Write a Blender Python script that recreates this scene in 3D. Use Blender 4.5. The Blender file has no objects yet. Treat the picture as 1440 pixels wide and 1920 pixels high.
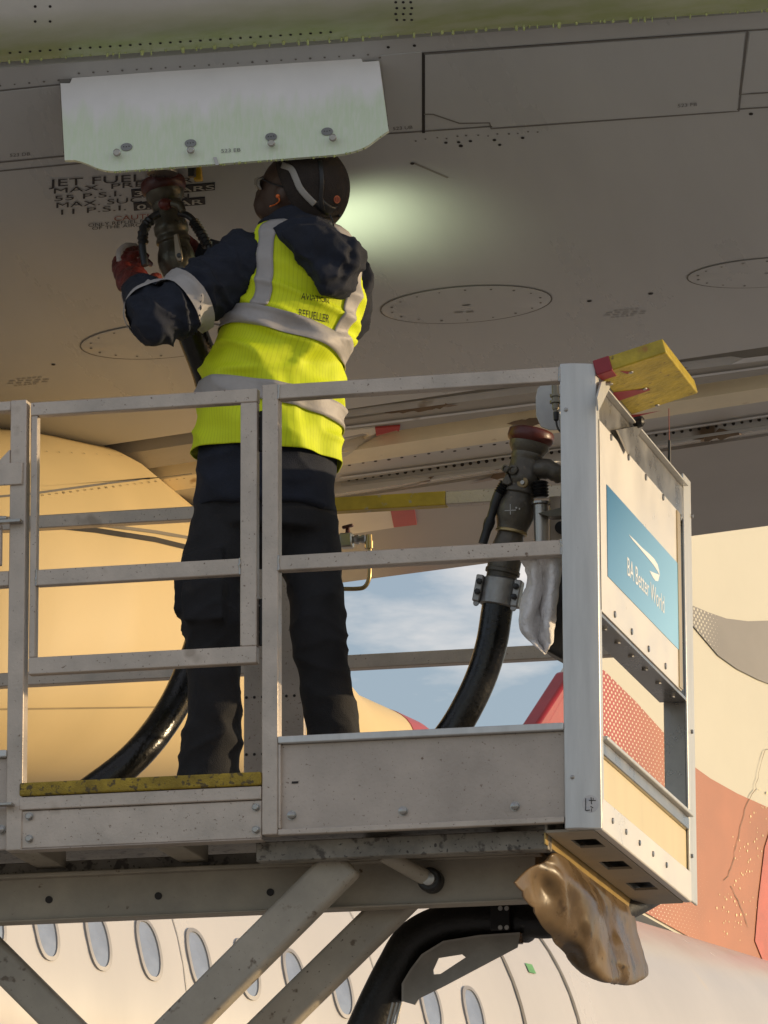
import bpy, bmesh, math, random
from mathutils import Vector as V, Matrix, noise
from mathutils.bvhtree import BVHTree
sc = bpy.context.scene
col = sc.collection
random.seed(7)
R = math.radians

# ---------------------------------------------------------------- camera
FPX, DIST = 10480.0, 15.0                     # focal length in photo pixels, metres to the corner post
yaw, pitch, roll = R(13.62), R(12.93), R(0.22)
fw = V((-math.sin(yaw)*math.cos(pitch), math.cos(yaw)*math.cos(pitch), math.sin(pitch)))
r0 = V((math.cos(yaw), math.sin(yaw), 0)); d0 = fw.cross(r0)
cr = math.cos(roll)*r0 + math.sin(roll)*d0
cd = -math.sin(roll)*r0 + math.cos(roll)*d0
def ray(px, py): return cr*((px-720)/FPX) + cd*((py-960)/FPX) + fw
CAM = -DIST*ray(1125, 1540); CAM.z = 1.7
cam_data = bpy.data.cameras.new('camera'); cam = bpy.data.objects.new('camera', cam_data); col.objects.link(cam)
cam_data.sensor_fit = 'VERTICAL'; cam_data.sensor_height = 24.0; cam_data.lens = FPX/1920*24
cam_data.clip_start = 0.1; cam_data.clip_end = 5000
m = Matrix((cr, -cd, -fw)).transposed().to_4x4(); m.translation = CAM
cam.matrix_world = m
sc.camera = cam
def UY(px, py, Y=0.0): q = ray(px, py); return CAM + q*((Y-CAM.y)/q.y)
def UX(px, py, X=0.0): q = ray(px, py); return CAM + q*((X-CAM.x)/q.x)
def UZ(px, py, Z): q = ray(px, py); return CAM + q*((Z-CAM.z)/q.z)
def proj(p):
    v = V(p)-CAM; w = v.dot(fw); return (720+FPX*v.dot(cr)/w, 960+FPX*v.dot(cd)/w)

# ---------------------------------------------------------------- sky, sun, exposure
SUN_AZ_VEC = V((0.955, 0.29, 0)).normalized(); SUN_EL = R(5.0)
world = bpy.data.worlds.new('World'); sc.world = world; world.use_nodes = True
nt = world.node_tree; nt.nodes.clear(); N = nt.nodes.new; L = nt.links.new
wo = N('ShaderNodeOutputWorld'); bg = N('ShaderNodeBackground'); sky = N('ShaderNodeTexSky')
sky.sky_type = 'NISHITA'; sky.sun_disc = False
sky.sun_elevation = SUN_EL; sky.sun_rotation = math.atan2(SUN_AZ_VEC.x, SUN_AZ_VEC.y)
sky.air_density = 1.0; sky.dust_density = 1.5; sky.ozone_density = 3.0
tc = N('ShaderNodeTexCoord'); mp = N('ShaderNodeMapping'); mp.inputs['Scale'].default_value = (1, 1, 3.2)
nz = N('ShaderNodeTexNoise'); nz.inputs['Scale'].default_value = 17; nz.inputs['Detail'].default_value = 6; nz.inputs['Roughness'].default_value = .55
rp = N('ShaderNodeValToRGB'); rp.color_ramp.elements[0].position = .47; rp.color_ramp.elements[1].position = .78
rp.color_ramp.elements[0].color = (.17, .17, .17, 1); rp.color_ramp.elements[1].color = (.85, .85, .85, 1)
mx = N('ShaderNodeMix'); mx.data_type = 'RGBA'; mx.inputs[7].default_value = (5.2, 4.55, 4.0, 1)
L(tc.outputs['Generated'], mp.inputs['Vector']); L(mp.outputs[0], nz.inputs['Vector']); L(nz.outputs['Fac'], rp.inputs['Fac'])
L(rp.outputs['Color'], mx.inputs[0]); L(sky.outputs[0], mx.inputs[6])
L(mx.outputs[2], bg.inputs['Color']); bg.inputs['Strength'].default_value = 0.15
L(bg.outputs[0], wo.inputs['Surface'])
sl = bpy.data.lights.new('sun', 'SUN'); sl.energy = 2.0; sl.angle = R(0.55); sl.color = (1.0, 0.77, 0.48)
so = bpy.data.objects.new('sun', sl); col.objects.link(so)
sdir = V((SUN_AZ_VEC.x*math.cos(SUN_EL), SUN_AZ_VEC.y*math.cos(SUN_EL), math.sin(SUN_EL)))
so.rotation_euler = sdir.to_track_quat('Z', 'Y').to_euler(); so.location = (30, 10, 20)
sc.view_settings.view_transform = 'Standard'; sc.view_settings.look = 'None'
sc.view_settings.exposure = 0.78; sc.view_settings.gamma = 1.0
sc.view_settings.use_curve_mapping = False

# ---------------------------------------------------------------- helpers
ORG = {}
def tag(o, label=None, cat=None, group=None, kind=None):
    for k, v in (('label', label), ('category', cat), ('group', group), ('kind', kind)):
        if v: o[k] = v
    return o
def root(name, loc, label, cat, group=None):
    o = bpy.data.objects.new(name, None); col.objects.link(o); o.location = loc; o.empty_display_size = .1
    ORG[o.name] = V(loc)
    return tag(o, label, cat, group)
class MB:
    def __init__(s): s.v = []; s.f = []
    def add(s, vs, fs):
        n = len(s.v); s.v += [V(p) for p in vs]; s.f += [tuple(i+n for i in f) for f in fs]; return s
    def box(s, x0, x1, y0, y1, z0, z1):
        vs = [(x, y, z) for z in (z0, z1) for y in (y0, y1) for x in (x0, x1)]
        return s.add(vs, [(0, 2, 3, 1), (4, 5, 7, 6), (0, 1, 5, 4), (2, 6, 7, 3), (0, 4, 6, 2), (1, 3, 7, 5)])
    def obox(s, c, a, b, d):                       # centre and three half axes
        c, a, b, d = V(c), V(a), V(b), V(d)
        if a.cross(b).dot(d) < 0: d = -d
        vs = [c+a*x+b*y+d*z for z in (-1, 1) for y in (-1, 1) for x in (-1, 1)]
        return s.add(vs, [(0, 2, 3, 1), (4, 5, 7, 6), (0, 1, 5, 4), (2, 6, 7, 3), (0, 4, 6, 2), (1, 3, 7, 5)])
    def bar(s, p, q, w, h, up=(0, 0, 1)):          # rectangular bar between two points
        p, q = V(p), V(q); d = (q-p); u = V(up); sd = d.cross(u).normalized(); u2 = sd.cross(d).normalized()
        return s.obox((p+q)/2, d/2, sd*w/2, u2*h/2)
    def tube(s, path, rad, n=12, caps=True):
        path = [V(p) for p in path]; k = len(path)
        rad = [rad]*k if isinstance(rad, (int, float)) else rad
        t0 = (path[1]-path[0]).normalized(); a = t0.orthogonal().normalized(); vs = []; fs = []
        for i, p in enumerate(path):
            t = (path[min(i+1, k-1)]-path[max(i-1, 0)]).normalized()
            a = (a-t*a.dot(t)).normalized(); b = t.cross(a)
            vs += [p+(a*math.cos(2*math.pi*j/n)+b*math.sin(2*math.pi*j/n))*rad[i] for j in range(n)]
        for i in range(k-1):
            for j in range(n): fs.append((i*n+j, i*n+(j+1) % n, (i+1)*n+(j+1) % n, (i+1)*n+j))
        if caps: fs.append(tuple(range(n-1, -1, -1))); fs.append(tuple((k-1)*n+j for j in range(n)))
        return s.add(vs, fs)
    def lathe(s, p, ax, prof, n=24):               # prof: (distance along the axis, radius)
        p, ax = V(p), V(ax).normalized()
        a = ax.orthogonal().normalized(); b = ax.cross(a); vs = []; fs = []; k = len(prof)
        for h, r in prof: vs += [p+ax*h+(a*math.cos(2*math.pi*j/n)+b*math.sin(2*math.pi*j/n))*max(r, 1e-4) for j in range(n)]
        for i in range(k-1):
            for j in range(n): fs.append((i*n+j, i*n+(j+1) % n, (i+1)*n+(j+1) % n, (i+1)*n+j))
        fs.append(tuple(range(n-1, -1, -1))); fs.append(tuple((k-1)*n+j for j in range(n)))
        return s.add(vs, fs)
    def ball(s, c, rx, ry=None, rz=None, X=(1, 0, 0), Y=(0, 1, 0), Z=(0, 0, 1), n=16, m=10):
        ry = ry or rx; rz = rz or rx; c, X, Y, Z = V(c), V(X).normalized(), V(Y).normalized(), V(Z).normalized(); vs = []; fs = []
        for i in range(m+1):
            ph = math.pi*i/m
            for j in range(n):
                th = 2*math.pi*j/n; q = max(math.sin(ph), 1e-3)
                vs.append(c+X*rx*q*math.cos(th)+Y*ry*q*math.sin(th)-Z*rz*math.cos(ph))
        for i in range(m):
            for j in range(n): fs.append((i*n+j, i*n+(j+1) % n, (i+1)*n+(j+1) % n, (i+1)*n+j))
        return s.add(vs, fs)
    def prism(s, poly, vec):                        # polygon extruded by a vector
        poly = [V(p) for p in poly]; vec = V(vec); n = len(poly)
        nn = sum(((poly[i]-poly[0]).cross(poly[(i+1) % n]-poly[0]) for i in range(1, n)), V((0, 0, 0)))
        if nn.dot(vec) > 0: poly = poly[::-1]
        fs = [tuple(range(n)), tuple(2*n-1-i for i in range(n))]
        for i in range(n): j = (i+1) % n; fs.append((i, n+i, n+j, j))
        return s.add(poly+[p+vec for p in poly], fs)
    def grid(s, rows, closed=False):
        n = len(rows[0]); vs = [p for r_ in rows for p in r_]; fs = []
        for i in range(len(rows)-1):
            for j in range(n if closed else n-1): fs.append((i*n+j, i*n+(j+1) % n, (i+1)*n+(j+1) % n, (i+1)*n+j))
        return s.add(vs, fs)
    def build(s, name, mat, parent=None, smooth=30, bevel=0, seg=2, label=None, kind=None, solid=0):
        o3 = ORG[parent.name] if parent else V((0, 0, 0))
        me = bpy.data.meshes.new(name); me.from_pydata([p-o3 for p in s.v], [], s.f); me.update()
        return link(name, me, mat, parent, smooth, bevel, seg, label, kind, solid)
def link(name, me, mat, parent=None, smooth=30, bevel=0, seg=2, label=None, kind=None, solid=0):
    if smooth and len(me.polygons):
        me.shade_smooth()
        if smooth < 180: me.set_sharp_from_angle(angle=R(smooth))
    me.materials.append(mat)
    o = bpy.data.objects.new(name, me); col.objects.link(o)
    if parent: o.parent = parent
    ORG[o.name] = ORG[parent.name] if parent else V((0, 0, 0))
    if solid:
        md = o.modifiers.new('thickness', 'SOLIDIFY'); md.thickness = solid; md.offset = -1
    if bevel:
        md = o.modifiers.new('bevel', 'BEVEL'); md.width = bevel; md.segments = seg; md.limit_method = 'ANGLE'; md.angle_limit = R(40)
    return tag(o, label, kind=kind)
def baked(name, mb, voxel, smooth_it=4, fn=None):   # several shapes fused into one skin
    me = bpy.data.meshes.new(name); me.from_pydata(mb.v, [], mb.f); me.update()
    o = bpy.data.objects.new(name, me); col.objects.link(o)
    r_ = o.modifiers.new('r', 'REMESH'); r_.mode = 'VOXEL'; r_.voxel_size = voxel
    if smooth_it:
        k = o.modifiers.new('s', 'SMOOTH'); k.factor = .5; k.iterations = smooth_it
    dg = bpy.context.evaluated_depsgraph_get(); dg.update()
    out = bpy.data.meshes.new_from_object(o.evaluated_get(dg))
    bpy.data.objects.remove(o); bpy.data.meshes.remove(me)
    bmx = bmesh.new(); bmx.from_mesh(out); seen = set(); isl = []
    for v0 in bmx.verts:
        if v0 in seen: continue
        st = [v0]; seen.add(v0); comp = []
        while st:
            v = st.pop(); comp.append(v)
            for e in v.link_edges:
                w = e.other_vert(v)
                if w not in seen: seen.add(w); st.append(w)
        isl.append(comp)
    isl.sort(key=len)
    for comp in isl[:-1]: bmesh.ops.delete(bmx, geom=comp, context='VERTS')
    bmx.to_mesh(out); bmx.free()
    if fn:
        ns = [v.normal.copy() for v in out.vertices]
        for v, n in zip(out.vertices, ns): v.co = fn(v.co.copy(), n)
    out.name = name
    return out
def shift(me, parent):
    o3 = ORG[parent.name]
    for v in me.vertices: v.co -= o3
    me.update(); return me
def text(name, body, org, xv, yv, nv, h, mat, parent, width=None, fn=None, slant=0, align='LEFT', lift=.002, bold=0):
    cu = bpy.data.curves.new('t', 'FONT'); cu.body = body; cu.size = 1.0; cu.align_x = align; cu.resolution_u = 3; cu.offset = bold
    o = bpy.data.objects.new('t', cu); col.objects.link(o)
    dg = bpy.context.evaluated_depsgraph_get(); dg.update()
    me = bpy.data.meshes.new_from_object(o.evaluated_get(dg)); bpy.data.objects.remove(o); bpy.data.curves.remove(cu)
    me.name = name
    xs = [v.co.x for v in me.vertices]; w = max(xs)-min(xs); k = h/.69; kx = width/w if width else k
    xv, yv, nv = V(xv).normalized(), V(yv).normalized(), V(nv).normalized()
    bm = bmesh.new(); bm.from_mesh(me)
    if fn:
        bmesh.ops.triangulate(bm, faces=bm.faces)
        for _ in range(3):
            le = [e for e in bm.edges if e.calc_length() > .14]
            if not le: break
            bmesh.ops.subdivide_edges(bm, edges=le, cuts=1); bmesh.ops.triangulate(bm, faces=bm.faces)
    for v in bm.verts:
        p = V(org)+xv*v.co.x*kx+yv*v.co.y*k+nv*lift
        v.co = fn(p) if fn else p
    bmesh.ops.recalc_face_normals(bm, faces=bm.faces); bm.to_mesh(me); bm.free()
    return link(name, shift(me, parent), mat, parent, smooth=0)
def ss(a, b, x):
    t = min(max((x-a)/(b-a), 0), 1); return t*t*(3-2*t)
def lerp_table(tab, x):
    if x <= tab[0][0]: return tab[0][1:]
    for a, b in zip(tab, tab[1:]):
        if x <= b[0]:
            t = (x-a[0])/(b[0]-a[0]); return tuple(p+(q-p)*t for p, q in zip(a[1:], b[1:]))
    return tab[-1][1:]
def spline(pts, k=6):
    pts = [V(p) for p in pts]; out = []
    for i in range(len(pts)-1):
        a, b, c, d = pts[max(i-1, 0)], pts[i], pts[i+1], pts[min(i+2, len(pts)-1)]
        for j in range(k):
            t = j/k; out.append(.5*((2*b)+(c-a)*t+(2*a-5*b+4*c-d)*t*t+(3*b-a-3*c+d)*t**3))
    return out+[pts[-1]]

def dense(rows, k=6):                                # smooth control rows in both directions
    a = [spline(r_, k) for r_ in rows]; b = [spline([r_[j] for r_ in a], k) for j in range(len(a[0]))]
    return [[b[j][i] for j in range(len(b))] for i in range(len(b[0]))]
def ridged(p, ax, lo, hi):                           # sharp folds running across the direction ax
    q = p*lo+ax*(p.dot(ax)*(hi-lo)); return (1-abs(noise.noise(q)*1.6))**3
# ---------------------------------------------------------------- materials
def M(name, c, rough=.5, metal=0.0, var=.12, vs=5.0, spk=None, bump=0.0, bs=80.0, coat=0.0, tint=None, stretch=None, rvar=.0, sheen=0):
    m = bpy.data.materials.new(name); m.use_nodes = True; t = m.node_tree; b = t.nodes['Principled BSDF']
    n = t.nodes.new; l = t.links.new
    b.inputs['Roughness'].default_value = rough; b.inputs['Metallic'].default_value = metal
    b.inputs['Coat Weight'].default_value = coat
    if sheen: b.inputs['Sheen Weight'].default_value = sheen
    tcn = n('ShaderNodeTexCoord'); src = tcn.outputs['Object']
    if stretch:
        mpn = n('ShaderNodeMapping'); mpn.inputs['Scale'].default_value = stretch; l(src, mpn.inputs['Vector']); src = mpn.outputs[0]
    nz = n('ShaderNodeTexNoise'); nz.inputs['Scale'].default_value = vs; nz.inputs['Detail'].default_value = 8; nz.inputs['Roughness'].default_value = .6
    l(src, nz.inputs['Vector'])
    rp = n('ShaderNodeValToRGB'); e = rp.color_ramp.elements; e[0].position = .3; e[1].position = .7
    d = tint or tuple(x*(1-var*2) for x in c)
    e[0].color = (*d, 1); e[1].color = (*tuple(min(1, x*(1+var*.5)) for x in c), 1)
    l(nz.outputs['Fac'], rp.inputs['Fac']); outc = rp.outputs['Color']
    if spk:
        for sscale, thr, sc_ in ([spk] if not isinstance(spk, list) else spk):
            n2 = n('ShaderNodeTexNoise'); n2.inputs['Scale'].default_value = sscale; n2.inputs['Detail'].default_value = 3
            l(src, n2.inputs['Vector'])
            r2 = n('ShaderNodeValToRGB'); r2.color_ramp.elements[0].position = thr; r2.color_ramp.elements[1].position = thr+.07
            l(n2.outputs['Fac'], r2.inputs['Fac'])
            mxn = n('ShaderNodeMix'); mxn.data_type = 'RGBA'; mxn.inputs[7].default_value = (*sc_, 1)
            l(r2.outputs['Color'], mxn.inputs[0]); l(outc, mxn.inputs[6]); outc = mxn.outputs[2]
    l(outc, b.inputs['Base Color'])
    if rvar:
        mr = n('ShaderNodeMapRange'); mr.inputs[1].default_value = .3; mr.inputs[2].default_value = .7
        mr.inputs[3].default_value = max(rough-rvar, .03); mr.inputs[4].default_value = rough+rvar
        l(nz.outputs['Fac'], mr.inputs[0]); l(mr.outputs[0], b.inputs['Roughness'])
    if bump:
        nb = n('ShaderNodeTexNoise'); nb.inputs['Scale'].default_value = bs; nb.inputs['Detail'].default_value = 4; l(src, nb.inputs['Vector'])
        bp = n('ShaderNodeBump'); bp.inputs['Strength'].default_value = bump; bp.inputs['Distance'].default_value = .01
        l(nb.outputs['Fac'], bp.inputs['Height']); l(bp.outputs[0], b.inputs['Normal'])
    return m
BR = (.10, .065, .04)
ALU = M('bare aluminium', (.60, .515, .43), .42, .3, .15, 7, [(120, .66, (.2, .14, .1)), (46, .70, (.2, .14, .1)), (7, .66, (.42, .35, .28))], .12, 140, rvar=.1)
ALU2 = M('brushed aluminium post', (.62, .62, .60), .38, .4, .07, 5, [(30, .74, (.3, .27, .22))], .05, 120, stretch=(6, 6, .7))
ALUD = M('weathered aluminium', (.52, .445, .375), .48, .25, .14, 3.5, [(60, .68, (.2, .14, .1)), (140, .65, (.22, .16, .12))], .15, 90)
STEEL = M('stainless steel', (.42, .40, .37), .3, .85, .12, 8, None, .05, 150, rvar=.08)
UNDER = M('painted underframe steel', (.40, .35, .27), .5, .0, .14, 6, [(40, .68, (.13, .09, .05))], .1, 60, rvar=.1)
UNDERD = M('dirty painted steel', (.30, .27, .22), .5, 0, .25, 9, [(28, .58, (.09, .075, .06)), (90, .62, (.05, .04, .03))], .2, 60)
WHITEP = M('white panel paint', (.74, .71, .66), .35, 0, .05, 4, [(18, .73, (.5, .43, .33))], 0, rvar=.1)
RUBBER = M('black rubber', (.018, .017, .016), .45, 0, .3, 12, [(60, .7, (.05, .045, .04))], .2, 90)
BLACK = M('black plastic', (.015, .015, .016), .4, 0, .1)
YELLOWP = M('worn yellow anti slip strip', (.42, .29, .03), .7, 0, .25, 18, [(60, .55, (.12, .085, .03))], .5, 220)

# ---------------------------------------------------------------- ground
CONC = M('apron concrete', (.40, .365, .32), .8, 0, .12, .3, None, .1, 20)
g = MB(); g.add([(-400, -400, 0), (400, -400, 0), (400, 400, 0), (-400, 400, 0)], [(0, 1, 2, 3)])
tag(g.build('apron_ground', CONC, smooth=0), kind='structure')

# ---------------------------------------------------------------- near airliner: wing over the platform
def fluid_mat(name, c, rough, metal, green, edge=.5, soft=.12, nsc=(9, 9, 3), bump=0):
    m = M(name, c, rough, metal, .06, 3, None, bump, 120); t = m.node_tree; b = t.nodes['Principled BSDF']; n = t.nodes.new; l = t.links.new
    at = n('ShaderNodeAttribute'); at.attribute_name = 'fluid'
    tcn = n('ShaderNodeTexCoord'); mpn = n('ShaderNodeMapping'); mpn.inputs['Scale'].default_value = nsc; l(tcn.outputs['Object'], mpn.inputs['Vector'])
    nz = n('ShaderNodeTexNoise'); nz.inputs['Scale'].default_value = 2.2; nz.inputs['Detail'].default_value = 5; l(mpn.outputs[0], nz.inputs['Vector'])
    a1 = n('ShaderNodeMath'); a1.operation = 'MULTIPLY_ADD'; a1.inputs[1].default_value = .5; a1.inputs[2].default_value = -.25; l(nz.outputs['Fac'], a1.inputs[0])
    a2 = n('ShaderNodeMath'); a2.operation = 'ADD'; l(at.outputs['Fac'], a2.inputs[0]); l(a1.outputs[0], a2.inputs[1])
    mr = n('ShaderNodeMapRange'); mr.inputs[1].default_value = edge-soft; mr.inputs[2].default_value = edge+soft; l(a2.outputs[0], mr.inputs[0])
    n3 = n('ShaderNodeTexNoise'); n3.inputs['Scale'].default_value = 9; n3.inputs['Detail'].default_value = 4; l(mpn.outputs[0], n3.inputs['Vector'])
    m3 = n('ShaderNodeMapRange'); m3.inputs[1].default_value = .35; m3.inputs[2].default_value = .6; m3.inputs[3].default_value = .72; m3.inputs[4].default_value = 1; l(n3.outputs['Fac'], m3.inputs[0])
    mu = n('ShaderNodeMath'); mu.operation = 'MULTIPLY'; l(mr.outputs[0], mu.inputs[0]); l(m3.outputs[0], mu.inputs[1])
    src = b.inputs['Base Color'].links[0].from_socket
    mxn = n('ShaderNodeMix'); mxn.data_type = 'RGBA'; mxn.inputs[7].default_value = (*green, 1)
    l(mu.outputs[0], mxn.inputs[0]); l(src, mxn.inputs[6]); l(mxn.outputs[2], b.inputs['Base Color'])
    b.inputs['Metallic'].default_value = metal
    return m
SKIN = M('grey wing paint', (.49, .495, .495), .3, 0, .05, 1.2, [(2.0, .70, (.44, .42, .39))], 0, rvar=.06, stretch=(2.5, .6, 1))
BANDA = M('flap cove paint lightened as sky sheen', (.68, .69, .70), .14, .1, .1, 2.0, [(4.0, .58, (.22, .16, .11))], 0, stretch=(1, 5, 1))  # sky reflection put into the pale base colour; brown specks are stains
BANDB = M('grey flap paint', (.40, .38, .35), .3, 0, .06, 2.0, [(4, .7, (.25, .2, .15))], 0, stretch=(1, 4, 1))
BRIGHT = M('flap edge with painted sunlight', (.88, .78, .56), .3, 0, .08, 4, [(9, .66, (.35, .22, .10))], 0)  # sunlight on this strip is painted in as pale cream
FLAPG = M('dull grey flap paint', (.36, .345, .33), .4, 0, .05, 2)
DARKGAP = M('dark seam sealant', (.035, .03, .028), .8)
SEAM = M('panel seam', (.19, .178, .165), .8)
INK = M('stencil ink navy', (.022, .024, .035), .6)
WORN = M('worn stencil ink', (.33, .32, .31), .6)
INKG = M('faint stencil ink', (.16, .15, .145), .6)
REDINK = M('stencil ink red', (.25, .05, .035), .6)
PALE = M('stencil pale grey', (.5, .49, .46), .5)
SLATM = fluid_mat('slat metal with green fluid', (.70, .69, .64), .30, .25, (.40, .46, .22), .45, .34, (.8, 3, 3))
DOORM = fluid_mat('fuel door paint with green fluid', (.93, .91, .91), .35, 0, (.70, .80, .60), .45, .13, (14, 14, 2.0))
FLUID = M('green deicing fluid', (.50, .56, .22), .15, 0, .2, 30)
REDBAND = M('red warning paint', (.46, .055, .045), .4, 0, .08, 6)
SUNGOLD = M('white airframe paint tinted sun gold', (.66, .50, .25), .55, 0, .05, 1.5, [(5, .74, (.5, .42, .28))], 0, rvar=.05)  # white fairing paint with the gold of the low sun mixed in

plane = root('airliner', (-1.0, 3.0, 0), 'parked airliner whose grey wing spreads above the refuelling worker', 'airliner')
XR = -0.6
ALPHA = [(-200, 85), (-60, 66), (60, 50), (150, 44), (330, 36), (450, 31), (570, 26), (660, 22), (757, 18.5), (900, 15), (1100, 12.5)]
def walk(y0, Y0, ys, dz=0.0, alpha=ALPHA):
    P = UY(720, y0, Y0); P.z += dz; out = [(P.y, P.z, P.x)]
    yp = y0
    for y in ys:
        ym = (y+yp)/2; q0 = ray(720, ym); el = math.degrees(math.atan2(q0.z, math.hypot(q0.x, q0.y)))
        tb = math.tan(R(el-lerp_table(alpha, ym)[0])); q = ray(720, y)
        t = (P.z-CAM.z+tb*(CAM.y-P.y))/(q.z-tb*q.y); P = CAM+q*t; out.append((P.y, P.z, P.x)); yp = y
    return out
fore = list(range(315, 60, -15)); aft = list(range(345, 1096, 15))
pf = walk(330, .98, fore); pa = walk(330, .98, aft)
PROF = [(y, *p) for y, p in sorted(list(zip([330]+fore, pf))+list(zip(aft, pa[1:])))]
def spanrate(y): return lerp_table([(0, .13, .035), (250, .13, .045), (560, .11, .075), (780, .085, .115), (940, .08, .11), (1090, .075, .095)], y)
def W(X, y, off=0.0):
    Y, Z, XR_ = lerp_table(PROF, y); sw, k = spanrate(y); return V((X, Y+sw*(X-XR_), Z+k*(X-XR_)+off))
XS = [-7, -5, -3.5, -2.5, -2, -1.5, -1, -.5, 0, .5, 1, 2, 3, 4]
def strip(y0, y1, name, mat, off0=0.0, off1=0.0, parent=plane, n=None, thick=.02):
    n = n or max(2, int(abs(y1-y0)/12)+1); mb = MB()
    ys = [y0+(y1-y0)*i/(n-1) for i in range(n)]
    rows = [[W(X, y, off0+(off1-off0)*i/(n-1)) for X in XS] for i, y in enumerate(ys)]
    up = V((0, 0, 1))
    rows = [[p+up*.05 for p in rows[0]]]+rows+[[p+up*.05 for p in rows[-1]]]
    mb.grid(rows); mb.f = [f[::-1] for f in mb.f]
    o = mb.build(name, mat, parent, smooth=25); return o, mb
skin, skin_mb = strip(68, 757, 'lower_wing_skin', SKIN)
top = MB(); top.grid([[W(X, y, .12+.35*math.sin(math.pi*min(max((y-60)/1030, 0), 1))) for X in XS] for y in range(70, 1090, 60)])
top.build('upper_wing_skin', SKIN, plane, smooth=60)
bands = []
for (a, b, nm, mt, o0, o1) in [(757, 781, 'flap_cove', BANDA, .0, .05), (782, 800, 'flap_cove', BANDB, .01, -.02), (800, 819, 'flap_cove', BANDA, -.02, .02),
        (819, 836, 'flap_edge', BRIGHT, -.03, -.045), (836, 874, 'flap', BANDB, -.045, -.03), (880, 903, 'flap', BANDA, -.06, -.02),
        (903, 935, 'flap', BANDA, -.02, .03), (935, 1082, 'flap', FLAPG, .02, 0)]:
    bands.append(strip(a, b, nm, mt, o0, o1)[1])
strip(872, 882, 'flap_gap', DARKGAP, .03, .03)
BV = BVHTree.FromPolygons([tuple(p) for mb in [skin_mb]+bands for p in mb.v],
     [tuple(i+sum(len(m2.v) for m2 in ([skin_mb]+bands)[:k]) for i in f) for k, mb in enumerate([skin_mb]+bands) for f in mb.f])
def PW(px, py, off=.002):
    q = ray(px, py).normalized(); h = BV.ray_cast(CAM, q)
    if h[0] is None: p = UY(px, py, 2.0); return p, V((0, 0, -1))
    n = h[1] if h[1].dot(q) < 0 else -h[1]
    return h[0]+n*off, n
def seam(lines, name, parent, mat=SEAM, w=.0035, off=.0012, step=25, taper=False):
    mb = MB()
    for ln in lines:
        pts = []
        for (a, b) in zip(ln, ln[1:]):
            k = max(1, int(math.hypot(b[0]-a[0], b[1]-a[1])/step))
            pts += [(a[0]+(b[0]-a[0])*i/k, a[1]+(b[1]-a[1])*i/k) for i in range(k)]
        pts.append(ln[-1]); hits = [PW(x, y, off) for x, y in pts]; rows = []
        for i, (p, n) in enumerate(hits):
            t = (hits[min(i+1, len(hits)-1)][0]-hits[max(i-1, 0)][0]).normalized(); s_ = n.cross(t).normalized()*w*((math.sin(math.pi*(i+.02)/(len(hits)-.96))*random.uniform(.6, 1.2)) if taper else 1)
            rows.append([p-s_, p+s_])
        mb.grid(rows)
    return mb.build(name, mat, parent, smooth=0)
def dots(pts, name, parent, mat, r=.004, off=.0015):
    mb = MB()
    for x, y in pts:
        p, n = PW(x, y, off); a = n.orthogonal().normalized(); b = n.cross(a); rr = r*random.uniform(.8, 1.15)
        mb.add([p+(a*math.cos(j*math.pi/4)+b*math.sin(j*math.pi/4))*rr for j in range(8)], [tuple(range(8))])
    return mb.build(name, mat, parent, smooth=0, kind='stuff')
def along(a, b, step, jit=0):
    k = max(1, int(math.hypot(b[0]-a[0], b[1]-a[1])/step))
    return [(a[0]+(b[0]-a[0])*i/k+random.uniform(-jit, jit), a[1]+(b[1]-a[1])*i/k+random.uniform(-jit, jit)) for i in range(k+1)]
def polyat(pl, t):
    d = [0]
    for a, b in zip(pl, pl[1:]): d.append(d[-1]+math.hypot(b[0]-a[0], b[1]-a[1]))
    s_ = t*d[-1]
    for i in range(len(pl)-1):
        if s_ <= d[i+1]+1e-9:
            u = (s_-d[i])/max(d[i+1]-d[i], 1e-9); return (pl[i][0]+(pl[i+1][0]-pl[i][0])*u, pl[i][1]+(pl[i+1][1]-pl[i][1])*u)
    return pl[-1]
def patch(topl, botl, name, mat, parent, nu=24, nv=8, off=.003):
    mb = MB(); rows = []
    for j in range(nv+1):
        row = []
        for i in range(nu+1):
            a, b = polyat(topl, i/nu), polyat(botl, i/nu); t = j/nv
            row.append(PW(a[0]+(b[0]-a[0])*t, a[1]+(b[1]-a[1])*t, off)[0])
        rows.append(row)
    mb.grid(rows); e0 = [r_[0] for r_ in rows]; e1 = [r_[-1] for r_ in rows]
    for e in (rows[0], rows[-1], e0, e1): mb.grid([e, [p+V((0, .0, .006)) for p in e]])
    return mb.build(name, mat, parent, smooth=30)
# slat at the leading edge
sl_al = [(-400, 100), (-200, 88), (-120, 80), (-40, 70), (20, 52), (70, 34)]
S0 = UY(720, 68, .0); y68, z68, x68 = lerp_table(PROF, 68)
sp = walk(68, y68-.035, list(range(60, -260, -8)), 0, sl_al)
nsl = len(sp); rows = []; SX = [-7+11*i/60 for i in range(61)]
for i, (Y, Z, XQ) in enumerate(sp):
    k = .030; sw = .125
    rows.append([V((X, Y+sw*(X-XQ), Z+k*(X-XQ))) for X in SX])
lastc = [p+V((0, .5, .1)) for p in rows[-1]]; firstc = [p+V((0, .02, .03)) for p in rows[0]]
mb = MB(); mb.grid([firstc]+rows+[lastc]); slat = mb.build('slat', SLATM, plane, smooth=40)
at = slat.data.attributes.new('fluid', 'FLOAT', 'POINT')
for i in range(len(mb.v)): at.data[i].value = max(0, 1-max(0, (i//61)-1)/13.5)
sb = BVHTree.FromPolygons([tuple(p) for p in mb.v], mb.f)
def PSl(px, py, off=.001):
    q = ray(px, py).normalized(); h = sb.ray_cast(CAM, q)
    if h[0] is None: return None, None
    n = h[1] if h[1].dot(q) < 0 else -h[1]; return h[0]+n*off, n
dm = MB()                                             # drips of thickened fluid along the slat's lower edge
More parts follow.
